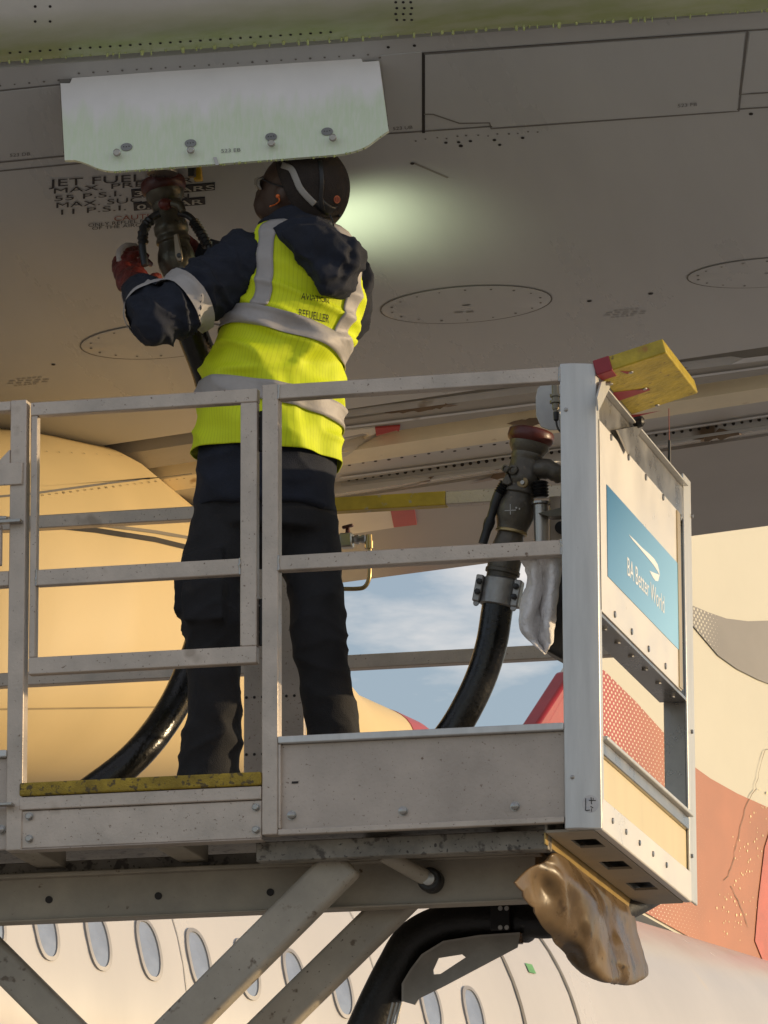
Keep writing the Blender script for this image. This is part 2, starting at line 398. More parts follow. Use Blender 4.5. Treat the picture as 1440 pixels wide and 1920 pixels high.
X = -2.6
while X < 1.4:
    p = V((X, sp[0][0]+.125*(X-sp[0][2]), sp[0][1]+.03*(X-sp[0][2]))); r_ = random.uniform(.003, .008); ln = random.uniform(.006, .02)
    dm.lathe(p+V((0, -.004, .006)), (random.uniform(-.1, .1), 0, -1), [(0, r_*1.1), (ln*.5, r_*.7), (ln*.8, r_*.75), (ln, r_*.4), (ln*1.05, .0005)], 8)
    X += random.uniform(.012, .05)
dm.build('fluid_drips', FLUID, slat, smooth=60, kind='stuff')
rv = MB()
for (x, y) in along((0, 100), (620, 60), 18.5)[1:]+[(742+i*14+(j % 2)*2, 4+j*11) for j in range(4) for i in range(3)]+[(66, 12), (94, 12), (66, 40), (94, 40)]:
    p, n = PSl(x, y, .001)
    if p is None: continue
    a = n.orthogonal().normalized(); b = n.cross(a)
    rv.add([p+(a*math.cos(j*math.pi/4)+b*math.sin(j*math.pi/4))*.0045 for j in range(8)], [tuple(range(8))])
rv.build('drain_holes', DARKGAP, slat, smooth=0, kind='stuff')

# panels, seams, fasteners and stencils on the lower skin
seam([[(-80, 178), (115, 158)], [(710, 108), (795, 99), (1400, 57), (1600, 44)], [(-80, 312), (122, 292)], [(-80, 328), (730, 250), (793, 246)],
      [(793, 246), (1120, 222), (1600, 190)]], 'panel_seam', skin, w=.003)
ptop = [(797, 103), (1397, 61)]; pbot = [(797, 213), (812, 212), (860, 229), (917, 228), (921, 238), (1382, 206)]
acc = patch(ptop, pbot, 'access_panel', SKIN, skin, 48, 8, .0025)
seam([[(795, 100), (1401, 57), (1385, 207), (921, 240), (918, 229), (862, 230), (812, 213), (795, 213)]], 'seal', acc, SEAM, .003, .003)
seam([[(794, 98), (794, 248)]], 'seal', acc, DARKGAP, .0045, .003)
acc2 = patch([(1406, 60), (1600, 46)], [(1390, 174), (1600, 160)], 'access_panel', SKIN, skin, 10, 6, .0025)
seam([[(1402, 58), (1387, 176), (1600, 161)]], 'seal', acc2, SEAM, .003, .003)
acc3 = patch([(714, 104), (791, 97)], [(730, 247), (791, 243)], 'access_panel', SKIN, skin, 6, 8, .002)
acc4 = patch([(-80, 180), (112, 160)], [(-80, 308), (119, 289)], 'access_panel', SKIN, skin, 12, 8, .002)
pts = along((820, 112), (1380, 74), 23)+along((830, 207), (930, 230), 27)+along((945, 230), (1370, 200), 28)+along((148, 137), (690, 102), 26)+along((0, 160), (110, 150), 26)
pts += along((0, 298), (118, 285), 28)+along((725, 120), (728, 235), 17)+along((760, 150), (762, 236), 15)+along((780, 262), (1010, 246), 19, 2)+[(842, 114), (842, 120), (864, 110), (864, 117), (740, 230), (748, 234), (768, 225)]
dots(pts, 'fasteners', skin, SEAM, .0036)
dots([(728, 88), (777, 85), (728, 107), (777, 104), (836, 267), (860, 266), (864, 273), (882, 264), (927, 262), (937, 271), (980, 258), (773, 306), (1408, 213)], 'fasteners', skin, DARKGAP, .006)
def oval(cx, cy, a, b, rot, name, parent):
    mb = MB(); n = 40; rows = []
    for rr, off in ((.05, .003), (.5, .003), (.97, .003), (1.0, .0005)):
        rows.append([PW(cx+rr*(a*math.cos(t)*math.cos(rot)-b*math.sin(t)*math.sin(rot)), cy+rr*(a*math.cos(t)*math.sin(rot)+b*math.sin(t)*math.cos(rot)), off)[0] for t in [2*math.pi*i/n for i in range(n)]])
    mb.grid(rows, True); o = mb.build(name, SKIN, parent, smooth=20)
    ring = [(cx+a*math.cos(t)*math.cos(rot)-b*math.sin(t)*math.sin(rot), cy+a*math.cos(t)*math.sin(rot)+b*math.sin(t)*math.cos(rot)) for t in [2*math.pi*i/n for i in range(n+1)]]
    seam([ring], 'seal', o, SEAM, .0022, .002)
    dots([(cx+.88*(a*math.cos(t)*math.cos(rot)-b*math.sin(t)*math.sin(rot)), cy+.82*(a*math.cos(t)*math.sin(rot)+b*math.sin(t)*math.cos(rot))) for t in [2*math.pi*(i+.5)/18 for i in range(18)]], 'fasteners', o, SEAM, .0042, .004)
    return o
oval(874, 570, 161, 34, -.07, 'oval_access_cover', skin); oval(1440, 510, 152, 27, -.07, 'oval_access_cover', skin); oval(300, 638, 150, 33, -.07, 'oval_access_cover', skin)
def stencil(body, x0, y0, x1, y1, h, mat, parent, off=.003, name='stencil_lettering', bold=0):
    L_ = math.hypot(x1-x0, y1-y0); ux, uy = (x1-x0)/L_, (y1-y0)/L_
    def fn(p): return PW(x0+ux*p.x-uy*-p.y*0+0*p.y, y0+uy*p.x-p.y, off)[0]
    return text(name, body, (0, 0, 0), (1, 0, 0), (0, 1, 0), (0, 0, 1), h, mat, parent, width=L_, fn=fn, lift=0, bold=bold)
stencil('JET FUEL', 94, 349, 272, 338, 13.5, INK, skin); stencil('MAX. PRESSURE', 98, 362, 378, 339, 9.5, INK, skin)
stencil('55 P.S.I.', 100, 376, 226, 366, 9.5, INK, skin); stencil('MAX. SUCTION', 103, 389, 352, 371, 9.5, INK, skin)
stencil('11 P.S.I.', 106, 402, 228, 393, 9.5, INK, skin)
b1 = patch([(246, 355), (403, 342)], [(247, 369), (403, 355)], 'stencil_block', INK, skin, 10, 2, .003)
stencil('3.5 BARS', 250, 366, 400, 353, 9, PALE, b1, .0045, bold=.01)
b2 = patch([(250, 380), (384, 369)], [(251, 394), (385, 382)], 'stencil_block', INK, skin, 10, 2, .003)
stencil('0.8 BAR', 256, 391, 380, 380, 9, PALE, b2, .0045, bold=.01)
stencil('CAUTION', 213, 413, 314, 405, 8.5, REDINK, skin); stencil('ONLY REFUEL FROM', 165, 424, 300, 413, 6, INK, skin); stencil('OF THE AIRCRAFT', 172, 430, 300, 420, 6, INK, skin)
stencil('523 DB', 18, 293, 56, 290, 6, INKG, skin); stencil('523 UB', 736, 243, 773, 240, 6, INKG, skin); stencil('523 FB', 1270, 199, 1306, 196, 6, INKG, acc, .005)
for dx in (0, 1120):                                   # the two faint caution blocks
    for i, (a, b) in enumerate(((30, 80), (15, 95), (12, 92), (25, 70))):
        y_ = 706+i*4.2-dx*.1143+4
        for k in range(5): seam([[(dx+a+(b-a)*(k+.08)/5, y_-.8*k), (dx+a+(b-a)*(k+.8)/5, y_-.8*k-.6)]], 'worn_marking', skin, WORN, .0022, .002)
seam([[(852, 584), (868, 583)], [(874, 583), (888, 582)]], 'worn_marking', skin, WORN, .004, .005)
dots([(100, 683), (1105, 564), (1220, 550)], 'drain_holes', skin, DARKGAP, .008)
seam([[(775, 305), (840, 333)]], 'stain_streak', skin, M('thin oil stain', (.27, .25, .225), .5), .004, .001)

# hinged refuelling door hanging below the skin
H1, H2 = PW(115, 152, .01)[0], PW(712, 113, .01)[0]
dn = (H2-H1).cross(V((0, -.12, -1))).normalized()
if dn.dot(fw) > 0: dn = -dn
def PD(px, py, off=0): q = ray(px, py); return CAM+q*((H1-CAM).dot(dn)/q.dot(dn))+dn*off
dp = [(114, 158), (132, 158), (134, 148), (678, 110), (680, 118), (711, 116), (729, 247), (712, 258), (690, 275), (670, 284), (640, 291), (420, 308), (230, 322), (205, 323), (185, 318), (165, 309), (145, 302), (122, 302)]
mb = MB(); NU, NVv = 40, 20; rows = []
tl = [dp[0], dp[1], dp[2], dp[3], dp[4], dp[5]]; bl = [dp[17], dp[16], dp[15], dp[14], dp[13], dp[12], dp[11], dp[10], dp[9], dp[8], dp[7], dp[6]]
us = sorted(set([i/NU for i in range(NU+1)]+[.002, .03, .031, .94, .945]))
for j in range(NVv+1):
    rows.append([PD(*[polyat(tl, u)[c]+(polyat(bl, u)[c]-polyat(tl, u)[c])*j/NVv for c in (0, 1)]) for u in us])
mb.grid(rows); door = mb.build('refuelling_door', DOORM, plane, smooth=0, solid=.014)
md = door.modifiers['thickness']; md.offset = 0
at = door.data.attributes.new('fluid', 'FLOAT', 'POINT')
for i in range(len(mb.v)): at.data[i].value = (i//len(us))/NVv
LATCH = M('latch steel', (.25, .25, .24), .4, .6)
for (x, y, bx_, by_) in ((238, 278, 222, 291), (358, 271, 360, 286), (509, 259, 511, 273), (614, 249, 626, 263)):
    mb = MB(); p = PD(x, y, .007); u = (H2-H1).normalized(); w_ = dn.cross(u)
    ringp = [p+u*.017*math.cos(t)+w_*.012*math.sin(t) for t in [2*math.pi*i/20 for i in range(20)]]
    mb.prism(ringp, dn*.004); lat = mb.build('latch', LATCH, door)
    b_ = MB(); q = PD(bx_, by_, .007); b_.lathe(q, dn+V((0, 0, -.2)), [(0, .005), (.016, .005), (.016, .011), (.026, .011), (.028, .008)], 14); b_.build('latch_pin', STEEL, lat)
mb = MB()
for (x, y) in ((238, 278), (358, 271), (509, 259), (614, 249)):
    for dx, dy in ((-5, 0), (5, -1), (0, 0)): mb.lathe(PD(x+dx, y+dy, .010), dn, [(0, .0018), (.002, .0018)], 6)
mb.build('latch_rivets', DARKGAP, door, kind='stuff')
text('stencil_lettering', '523 EB', PD(415, 289, .0085), H2-H1, -dn.cross(H2-H1) if dn.cross(H2-H1).z < 0 else dn.cross(H2-H1), dn, .011, INKG, door, width=.056)
mb = MB(); mb.obox(PD(406, 305, .009), (H2-H1).normalized()*.005, V((.004, 0, -.012)), dn*.003); mb.build('door_clip', STEEL, door)
mb = MB()
for (x, y) in ((122, 150), (695, 108)): mb.obox(PD(x, y, -.004), (H2-H1).normalized()*.017, V((0, .006, -.013)), dn*.006)
mb.build('hinge', M('door hinge paint', (.2, .19, .18), .5), door, bevel=.002)
mb = MB()                                             # fluid beads along the lower edge
for i in range(46):
    u = random.uniform(.1, .98); x, y = polyat(bl, u)
    mb.ball(PD(x, y+1, random.uniform(0, .007)), random.uniform(.002, .0045), n=8, m=6)
mb.build('fluid_beads', FLUID, door, smooth=180, kind='stuff')
# yellow locking pawl behind the door
mb = MB(); mb.obox(UY(371, 326, .66), (.012, 0, 0), (0, .01, 0), (.002, 0, -.022)); mb.build('door_stay_end', M('yellow stay paint', (.55, .33, .02), .4), plane, bevel=.003)
mb = MB(); mb.obox(UY(360, 322, .63), (.011, 0, 0), (0, .01, 0), (0, 0, .016)); mb.build('coupling_bracket', BLACK, plane, bevel=.003)
# coupling that the nozzle locks on to
cp_ = UY(304, 326, .70); mb = MB(); mb.lathe(cp_, (0, 0, 1), [(0, .045), (.05, .045), (.055, .06), (.2, .06)], 24); mb.build('fuel_coupling', STEEL, plane)

# flap track fairings
def fairing(sts, name, mat, label=None, n=40):
    mb = MB(); rows = []
    for (Y, cx, hw, zt, zb) in sts:
        c = (zt+zb)/2; hh = (zt-zb)/2
        rows.append([V((cx+hw*math.copysign(abs(math.cos(t))**.72, math.cos(t)), Y, c+hh*math.copysign(abs(math.sin(t))**.85, math.sin(t)))) for t in [2*math.pi*i/n for i in range(n)]])
    mb.grid(rows, True); mb.add(rows[0], [tuple(range(n))]); mb.add(rows[-1], [tuple(range(n-1, -1, -1))])
    return mb.build(name, mat, plane, smooth=50, label=label)
TY = 6.35; T = UY(815, 1365, TY)
def smooth_st(tab, k=8): return [tuple(p) for p in [[lerp_table([(t[0], *t[1:]) for t in tab], y)[i] if i >= 0 else y for i in range(-1, 4)] for y in [tab[0][0]+(tab[-1][0]-tab[0][0])*j/(k*len(tab)) for j in range(k*len(tab)+1)]]]
tz = T.z; tx = T.x
def stn(Y, px_, yt, yb, hw): return (Y, UY(px_, 1100, Y).x-hw, hw, UY(px_, yt, Y).z, UY(px_, yb, Y).z)
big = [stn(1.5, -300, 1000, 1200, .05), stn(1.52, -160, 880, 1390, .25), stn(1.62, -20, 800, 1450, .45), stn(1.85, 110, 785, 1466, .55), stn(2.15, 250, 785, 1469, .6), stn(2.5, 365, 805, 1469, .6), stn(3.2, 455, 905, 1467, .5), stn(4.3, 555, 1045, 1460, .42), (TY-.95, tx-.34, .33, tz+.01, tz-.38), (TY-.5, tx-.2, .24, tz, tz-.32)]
tip = [(TY-.5, tx-.2, .243, tz+.002, tz-.322), (TY-.25, tx-.13, .19, tz, tz-.28), (TY+.1, tx-.05, .10, tz-.02, tz-.2), (TY+.25, tx-.02, .02, tz-.06, tz-.12)]
fb = fairing(smooth_st(big), 'flap_track_fairing', SUNGOLD, 'large flap track fairing glowing gold in low sun')  # the gold of the low sun is tinted into the fairing paint
fbv = BVHTree.FromPolygons([tuple(v.co+ORG[plane.name]) for v in fb.data.vertices], [tuple(p.vertices) for p in fb.data.polygons])
BV0 = BV
BV = fbv; seam([[(-40, 935), (60, 926), (200, 907), (360, 888)]], 'panel_seam', fb, SEAM, .004, .002)
seam([[(-40, 972), (60, 983), (180, 995), (290, 1012), (380, 1034)]], 'panel_gap', fb, DARKGAP, .009, .003); seam([[(-40, 968), (60, 976), (180, 984), (290, 998), (380, 1014)]], 'panel_gap', fb, M('grey gap seal', (.22, .19, .15), .6), .006, .004)
dots(along((40, 934), (345, 897), 13)+along((40, 845), (345, 862), 22), 'fasteners', fb, M('fairing screw', (.34, .26, .15), .5), .0038, .003); seam([[(-20, 1330), (330, 1325)]], 'panel_seam', fb, M('fine fairing seam', (.36, .27, .14), .7), .003, .002)
BV = BV0
fairing(smooth_st(tip), 'fairing_tail', REDBAND, 'red painted tail of the large fairing')
GLINT = M('painted flap highlight', (.70, .71, .72), .2, .3, .1, 3, [(6, .66, (.35, .28, .2))], 0)  # pale colour for highlight lines painted along the flap strips
for i, (ln, w_) in enumerate(((((640, 778), (1060, 722)), .012), (((640, 800), (1060, 748)), .006), (((1115, 708), (1600, 648)), .014), (((1115, 728), (1600, 664)), .006), (((640, 893), (1060, 838)), .010), (((1200, 812), (1600, 752)), .010), (((640, 910), (1060, 862)), .006), (((1200, 835), (1600, 778)), .005))):
    seam([list(ln)], 'painted_glint', plane, GLINT, w_, .006)
dots(along((655, 901), (1050, 848), 15)+along((1215, 820), (1440, 786), 16)+along((655, 866), (1000, 818), 24, 1), 'fasteners', plane, DARKGAP, .006, .012)
STREAK = M('brown fluid stain', (.24, .17, .115), .3, 0, .2, 6)
for ln in ([(1060, 778), (1000, 792), (950, 795)], [(720, 775), (790, 762), (860, 757)], [(880, 905), (930, 893), (980, 880)], [(745, 915), (790, 905), (815, 893)], [(1300, 828), (1350, 815), (1400, 812)], [(1230, 700), (1300, 688)]):
    seam([ln], 'stain_streak', plane, STREAK, .018, .005, 7, True)
WMARK = M('white flap marking', (.72, .68, .60), .35, 0, .05)
patch([(560, 812), (703, 800)], [(560, 880), (640, 857), (706, 819)], 'white_marking', WMARK, plane, 12, 4, .006); patch([(703, 800), (750, 796)], [(706, 819), (730, 812), (748, 806)], 'red_marking', REDBAND, plane, 8, 3, .007)
patch([(560, 964), (735, 951)], [(560, 1016), (655, 999), (741, 986)], 'white_marking', WMARK, plane, 12, 4, .006); patch([(731, 950), (776, 947)], [(738, 985), (781, 980)], 'red_marking', REDBAND, plane, 8, 3, .008)

# ---------------------------------------------------------------- far airliner: fuselage with windows and tail fin
jet = root('airliner', UZ(600, 1920, 1.7+2.0)*1.0, 'white airliner behind the platform with oval windows and a flag painted tail fin', 'airliner')
ZW = 7.0
W0, W9 = UZ(85, 1740, ZW), UZ(889, 1903, ZW)
ju = (W9-W0); PITCH = ju.length/9; ju.normalize(); jn = V((ju.y, -ju.x, 0)); jn = jn if jn.dot(fw) < 0 else -jn
JR = 1.95; PH = R(13)
AX0 = W0-jn*JR*math.cos(PH)-V((0, 0, 1))*JR*math.sin(PH)
LT = PITCH*9.5
def jrad(s): return JR if s < LT else JR*max(.12, 1-((s-LT)/17.0)**1.35)
def jcen(s): return AX0+ju*s+V((0, 0, 1))*(0 if s < LT else (JR-jrad(s))*.72)
def JP(s, ph, off=0): r_ = jrad(s)+off; return jcen(s)+jn*r_*math.cos(ph)+V((0, 0, 1))*r_*math.sin(ph)
FUS = M('far white fuselage paint', (.58, .555, .53), .22, 0, .05, .8, [(1.6, .68, (.62, .56, .47))], 0, stretch=(1, 1, .35), rvar=.08)
mb = MB(); ss_ = [-14+.6*i for i in range(62)]
mb.grid([[JP(s, 2*math.pi*j/64) for j in range(64)] for s in ss_], True)
fus = mb.build('fuselage', FUS, jet, smooth=60)
FRAME = M('window frame metal', (.36, .34, .32), .35, .3, .1); PANE = M('aircraft window pane', (.36, .40, .46), .1, .35, .15, 3)
def win(a, b, s0, ph0, off, n=28):
    return [JP(s0+a*math.copysign(abs(math.cos(t))**.8, math.cos(t)), ph0+b/JR*math.copysign(abs(math.sin(t))**.9, math.sin(t)), off) for t in [2*math.pi*i/n for i in range(n)]]
fr = MB(); o1, o2, i2, i1 = win(.125, .215, 0, PH, -.01), win(.125, .215, 0, PH, .012), win(.098, .188, 0, PH, .012), win(.092, .18, 0, PH, -.02)
fr.grid([o1, o2, i2, i1], True); fr.f = [f[::-1] for f in fr.f]; fo = fr.build('window', FRAME, fus, smooth=40)
pn = MB(); pn.grid([win(.1*k, .19*k, 0, PH, .004) for k in (1, .66, .33, .02)], True); pn.f = [f[::-1] for f in pn.f]; po = pn.build('pane', PANE, fo, smooth=0)
for i in list(range(-4, 0))+list(range(1, 10)):
    c = fo.copy(); col.objects.link(c); c.parent = fus; c.location = ju*PITCH*i
    d = po.copy(); col.objects.link(d); d.parent = c
def ring(s, p0, p1, w, name, mat=SEAM, off=.006):
    mb = MB(); mb.grid([[JP(s-w, p0+(p1-p0)*j/30, off), JP(s+w, p0+(p1-p0)*j/30, off)] for j in range(31)]); return mb.build(name, mat, fus, smooth=0)
for s in (-6.2, -2.4, 1.45, 3.75): ring(s, -.9, 1.5, .005, 'skin_joint', M('faint skin joint', (.42, .40, .37), .5), .004)
for s in (10.25*PITCH, 11.75*PITCH): ring(s, -.4, 1.35, .02, 'door_seam')
fr = MB(); o2 = win(.07, .1, 11.95*PITCH, PH*.95, .008); fr.grid([win(.07*k, .1*k, 11.95*PITCH, PH*.95, .008) for k in (1, .6, .02)], True); fr.build('door_window', PANE, fus, smooth=0)
mb = MB(); mb.grid([[JP(10.9*PITCH+a, PH*2.1+b/JR, .006) for a in (-.05, .05)] for b in (-.04, .04)]); mb.build('green_marking', M('green marking', (.15, .4, .15), .5), fus, smooth=0)
# tail fin
FINC = M('cream tail paint', (.57, .54, .43), .3, 0, .04, .7, None, 0); FGREY = M('grey tail flag paint', (.30, .275, .25), .35, 0, .04, 2)
fo_ = jcen(12); fnp = fo_+jn*.16
def PF(px, py, off=0): q = ray(px, py); return CAM+q*((fnp-CAM).dot(jn)/q.dot(jn))+jn*off
fin_px = [(930, 1487), (1015, 1355), (1060, 1285), (1160, 1130), (1300, 912), (1560, 510), (1700, 500), (1680, 1900), (1440, 1850), (1250, 1740), (1000, 1600)]
mb = MB(); mb.prism([PF(*p) for p in fin_px], -jn*.14); fin = mb.build('tail_fin', FINC, jet, smooth=0)
MB().prism([PF(x, y, .014) for x, y in ((905, 1512), (1071, 1256), (1084, 1262), (950, 1500))], -jn*.166).build('fin_leading_edge', M('red tail leading edge', (.36, .014, .017), .3), fin, bevel=.03, seg=3)
def dotmat(name, c1, c2, dotc, x0, x1, sc_, th, fade):
    m = bpy.data.materials.new(name); m.use_nodes = True; t = m.node_tree; b = t.nodes['Principled BSDF']; n = t.nodes.new; l = t.links.new
    b.inputs['Roughness'].default_value = .32
    uvn = n('ShaderNodeUVMap'); sx = n('ShaderNodeSeparateXYZ'); l(uvn.outputs[0], sx.inputs[0])
    mr = n('ShaderNodeMapRange'); mr.inputs[1].default_value = x0; mr.inputs[2].default_value = x1; l(sx.outputs[0], mr.inputs[0])
    mxn = n('ShaderNodeMix'); mxn.data_type = 'RGBA'; mxn.inputs[6].default_value = (*c1, 1); mxn.inputs[7].default_value = (*c2, 1); l(mr.outputs[0], mxn.inputs[0])
    mpn = n('ShaderNodeMapping'); mpn.inputs['Rotation'].default_value = (0, 0, R(45)); mpn.inputs['Scale'].default_value = (sc_,)*3; l(uvn.outputs[0], mpn.inputs[0])
    vo = n('ShaderNodeTexVoronoi'); vo.inputs['Randomness'].default_value = 0; vo.inputs['Scale'].default_value = 1; l(mpn.outputs[0], vo.inputs['Vector'])
    f2 = n('ShaderNodeMapRange'); f2.inputs[1].default_value = fade[0]; f2.inputs[2].default_value = fade[1]; f2.inputs[3].default_value = th; f2.inputs[4].default_value = 0; l(sx.outputs[0], f2.inputs[0])
    lt = n('ShaderNodeMath'); lt.operation = 'LESS_THAN'; l(vo.outputs['Distance'], lt.inputs[0]); g1 = n('ShaderNodeMath'); g1.operation = 'GREATER_THAN'; g1.inputs[1].default_value = x0-.18 if x0 < 0.5 and x1 < 4 else -99; l(sx.outputs[0], g1.inputs[0]); g2 = n('ShaderNodeMath'); g2.operation = 'MULTIPLY'; l(f2.outputs[0], g2.inputs[0]); l(g1.outputs[0], g2.inputs[1]); l(g2.outputs[0], lt.inputs[1])
    mx2 = n('ShaderNodeMix'); mx2.data_type = 'RGBA'; mx2.inputs[7].default_value = (*dotc, 1); l(lt.outputs[0], mx2.inputs[0]); l(mxn.outputs[2], mx2.inputs[6])
    nz = n('ShaderNodeTexNoise'); nz.inputs['Scale'].default_value = 1.3; nz.inputs['Detail'].default_value = 6; l(uvn.outputs[0], nz.inputs['Vector'])
    m4 = n('ShaderNodeMapRange'); m4.inputs[1].default_value = .3; m4.inputs[2].default_value = .7; m4.inputs[3].default_value = .78; m4.inputs[4].default_value = 1.08; l(nz.outputs['Fac'], m4.inputs[0])
    mz = n('ShaderNodeVectorMath'); mz.operation = 'SCALE'; l(mx2.outputs[2], mz.inputs[0]); l(m4.outputs[0], mz.inputs['Scale'])
    l(mz.outputs[0], b.inputs['Base Color']); return m
def decal(pxs, name, mat, off):
    mb = MB(); mb.add([PF(x, y, off) for x, y in pxs], [tuple(range(len(pxs)))]); o = mb.build(name, mat, fin, smooth=0)
    uv = o.data.uv_layers.new(name='UVMap')
    for lp in o.data.loops:
        p = mb.v[lp.vertex_index]-PF(1130, 1255); uv.data[lp.index].uv = (p.dot(ju), p.z)
    return o
def fx(px, py): return (PF(px, py)-PF(1130, 1255)).dot(ju)
dsp = 1/.040
decal([(930, 1487), (1000, 1378), (1040, 1316), (1080, 1258), (1100, 1250), (1130, 1257), (1190, 1316), (1245, 1377), (1298, 1437), (1330, 1460), (1380, 1488), (1440, 1515), (1560, 1545), (1560, 1890), (1440, 1840), (1250, 1735), (1000, 1595)], 'flag_red',
      dotmat('red to orange tail flag paint', (.36, .014, .017), (.40, .125, .052), (.72, .62, .45), fx(1130, 1300), fx(1250, 1400), dsp, .25, (fx(1150, 1350), fx(1330, 1440))), .012)
gp = [(1200, 1040), (1240, 1095), (1290, 1133), (1325, 1148), (1360, 1160), (1400, 1165), (1470, 1163), (1560, 1150), (1560, 1325), (1470, 1294), (1420, 1275), (1380, 1255), (1345, 1230), (1315, 1195), (1290, 1165), (1240, 1110)]
decal(gp, 'flag_grey', dotmat('grey tail flag paint dotted', (.18, .168, .155), (.23, .21, .19), (.60, .57, .46), 0, 5, dsp, .30, (fx(1310, 1150), fx(1352, 1190))), .012)
decal([(1450, 1525), (1430, 1590), (1418, 1690), (1412, 1765), (1440, 1835), (1560, 1890), (1560, 1540)], 'flag_edge', M('deep red tail paint', (.5, .07, .05), .35), .02)
mb = MB()
for i in range(110):
    t = random.random(); x = 1440-60*t+random.gauss(0, 16)-30*t*t; y = 1450+300*t+random.gauss(0, 26)
    if 1305 < x < 1440 and y > 1475: p = PF(x, y, .016); r_ = random.uniform(.003, .010)*random.uniform(.6, 1.3); mb.add([p+ju*r_, p+V((0, 0, r_)), p-ju*r_, p-V((0, 0, r_*1.6))], [(0, 1, 2, 3)])
mb.build('scuff_sparkles', M('scuffed paint with painted gold sparkle', (.75, .60, .34), .3, .3), fin, smooth=0, kind='stuff')  # scuffs in the fin paint, their gold sparkle put into the colour
def crack(pts, w=.0035):
    mb = MB(); rows = []
    pp = []
    for a, b in zip(pts, pts[1:]): pp += along(a, b, 9, 2.0)[:-1]
    for p, q in zip(pp, pp[1:]+[pts[-1]]):
        c = PF(*p, .018); d = (PF(*q, .018)-c).normalized(); s_ = d.cross(jn)*w*random.uniform(.4, 1.2); rows.append([c-s_, c+s_])
    mb.grid(rows); mb.build('paint_crack', M('dark paint crack', (.16, .1, .05), .6), fin, smooth=0)
crack([(1445, 1402), (1430, 1405), (1421, 1440), (1412, 1480), (1398, 1508), (1390, 1530), (1375, 1600), (1366, 1635), (1350, 1660)])
crack([(1366, 1660), (1385, 1700), (1405, 1750)])

# ---------------------------------------------------------------- refuelling lift platform
lift = root('refuelling_platform', (-.9, .7, 0), 'aluminium railed lift platform carrying the refuelling worker', 'lift platform')
def xx(px, py=1100, Y=0.0): return UY(px, py, Y).x
def zz(px, py, Y=0.0): return UY(px, py, Y).z
ZT = zz(720, 708); ZTB = zz(720, 735); ZM = zz(560, 1039); ZMB = zz(560, 1067); ZTOE = zz(520, 1381); ZBOT = zz(493, 1567); ZFAR = 1.385
def box(name, mat, *a, bevel=.003, parent=lift, **k): return MB().box(*a).build(name, mat, parent, bevel=bevel, **k)
xp0, xp1 = xx(491), xx(521); TB = .045
box('gate_post', ALU, xp0, xp1, 0, TB, ZBOT+.002, ZT+.002)
xl0, xl1 = xx(16, 1100), xx(46, 1100)
box('gate_post', ALU, xl0, xl1, 0, TB, ZBOT-.01, ZT+.003)
mb = MB(); mb.prism([(-.097, 0, ZBOT-.018), (-.064, 0, ZBOT-.018), (0, .024, ZBOT-.018), (0, .062, ZBOT-.018), (-.097, .062, ZBOT-.018)], (0, 0, ZT+.008-ZBOT+.018)); mb.build('corner_post', ALU2, lift, bevel=.003)
for x, y in ((1061, 768), (1073, 1457)):
    p = UY(x, y, -.001); MB().lathe(p, (0, -1, 0), [(0, .006), (.004, .005), (.005, .002)], 12).build('screw', STEEL, lift)
fdir = V((.064, .024, 0)).normalized(); fnm = V((.024, -.064, 0)).normalized()
def PC(px, py, off=0): q = ray(px, py); b = V((-.064, 0, 0)); return CAM+q*((b-CAM).dot(fnm)/q.dot(fnm))+fnm*off
c = PC(1107, 1507, .0008); stk = MB().add([c+fdir*.0225*math.cos(t)+V((0, 0, .024))*math.sin(t) for t in [2*math.pi*i/28 for i in range(28)]], [tuple(range(28))]).build('round_sticker', M('grey sticker', (.50, .51, .53), .4), lift, smooth=0)
mb = MB()
for (a, b, w) in (((1098, 1497), (1098, 1520), 1), ((1098, 1520), (1106, 1519), 1), ((1108, 1495), (1109, 1508), 1), ((1112, 1496), (1112, 1500), .8), ((1104, 1501), (1117, 1501), 1), ((1107, 1512), (1112, 1515), 1), ((1109, 1516), (1109, 1522), .8)):
    p, q = PC(*a, .0016), PC(*b, .0016); mb.bar(p, q, .0004, .0022*w, up=fdir if abs((q-p).z) > .005 else (0, 0, 1))
mb.build('sticker_symbol', BLACK, stk, smooth=0)
box('top_rail', ALU, xp1, -.097, .002, TB-.002, ZTB, ZT); box('mid_rail', ALU, xp1+.001, -.0965, .003, TB, ZMB, ZM)
# toe board
box('toe_board_lip', ALU2, xp1+.001, -.097, -.004, .032, ZTOE-.020, ZTOE)
box('toe_board', ALUD, xp1+.002, -.0975, .014, .02, ZBOT+.003, ZTOE-.020)
box('toe_board_flange', ALU, xp1+.001, -.098, -.003, .02, ZBOT-.001, ZBOT+.016)
box('toe_board_side_flange', ALU, xp1+.0005, xp1+.008, .0, .02, ZBOT+.017, ZTOE-.021)
def bolt(x, y, Y, r=.011, parent=lift, ax=(0, -1, 0)):
    p = UY(x, y, Y); mb = MB(); mb.lathe(p, ax, [(-.004, r*1.25), (.002, r*1.25), (.002, r), (.010, r), (.012, r*.75)], 12); return mb.build('bolt', STEEL, parent, smooth=40)
for x, y in ((547, 1529), (756, 1521), (966, 1512)): bolt(x, y, .014)
mb = MB(); p = UY(553, 1467, .0125); mb.box(p.x-.009, p.x+.009, .0122, .0135, p.z-.003, p.z+.003); mb.build('drain_slot', DARKGAP, lift)
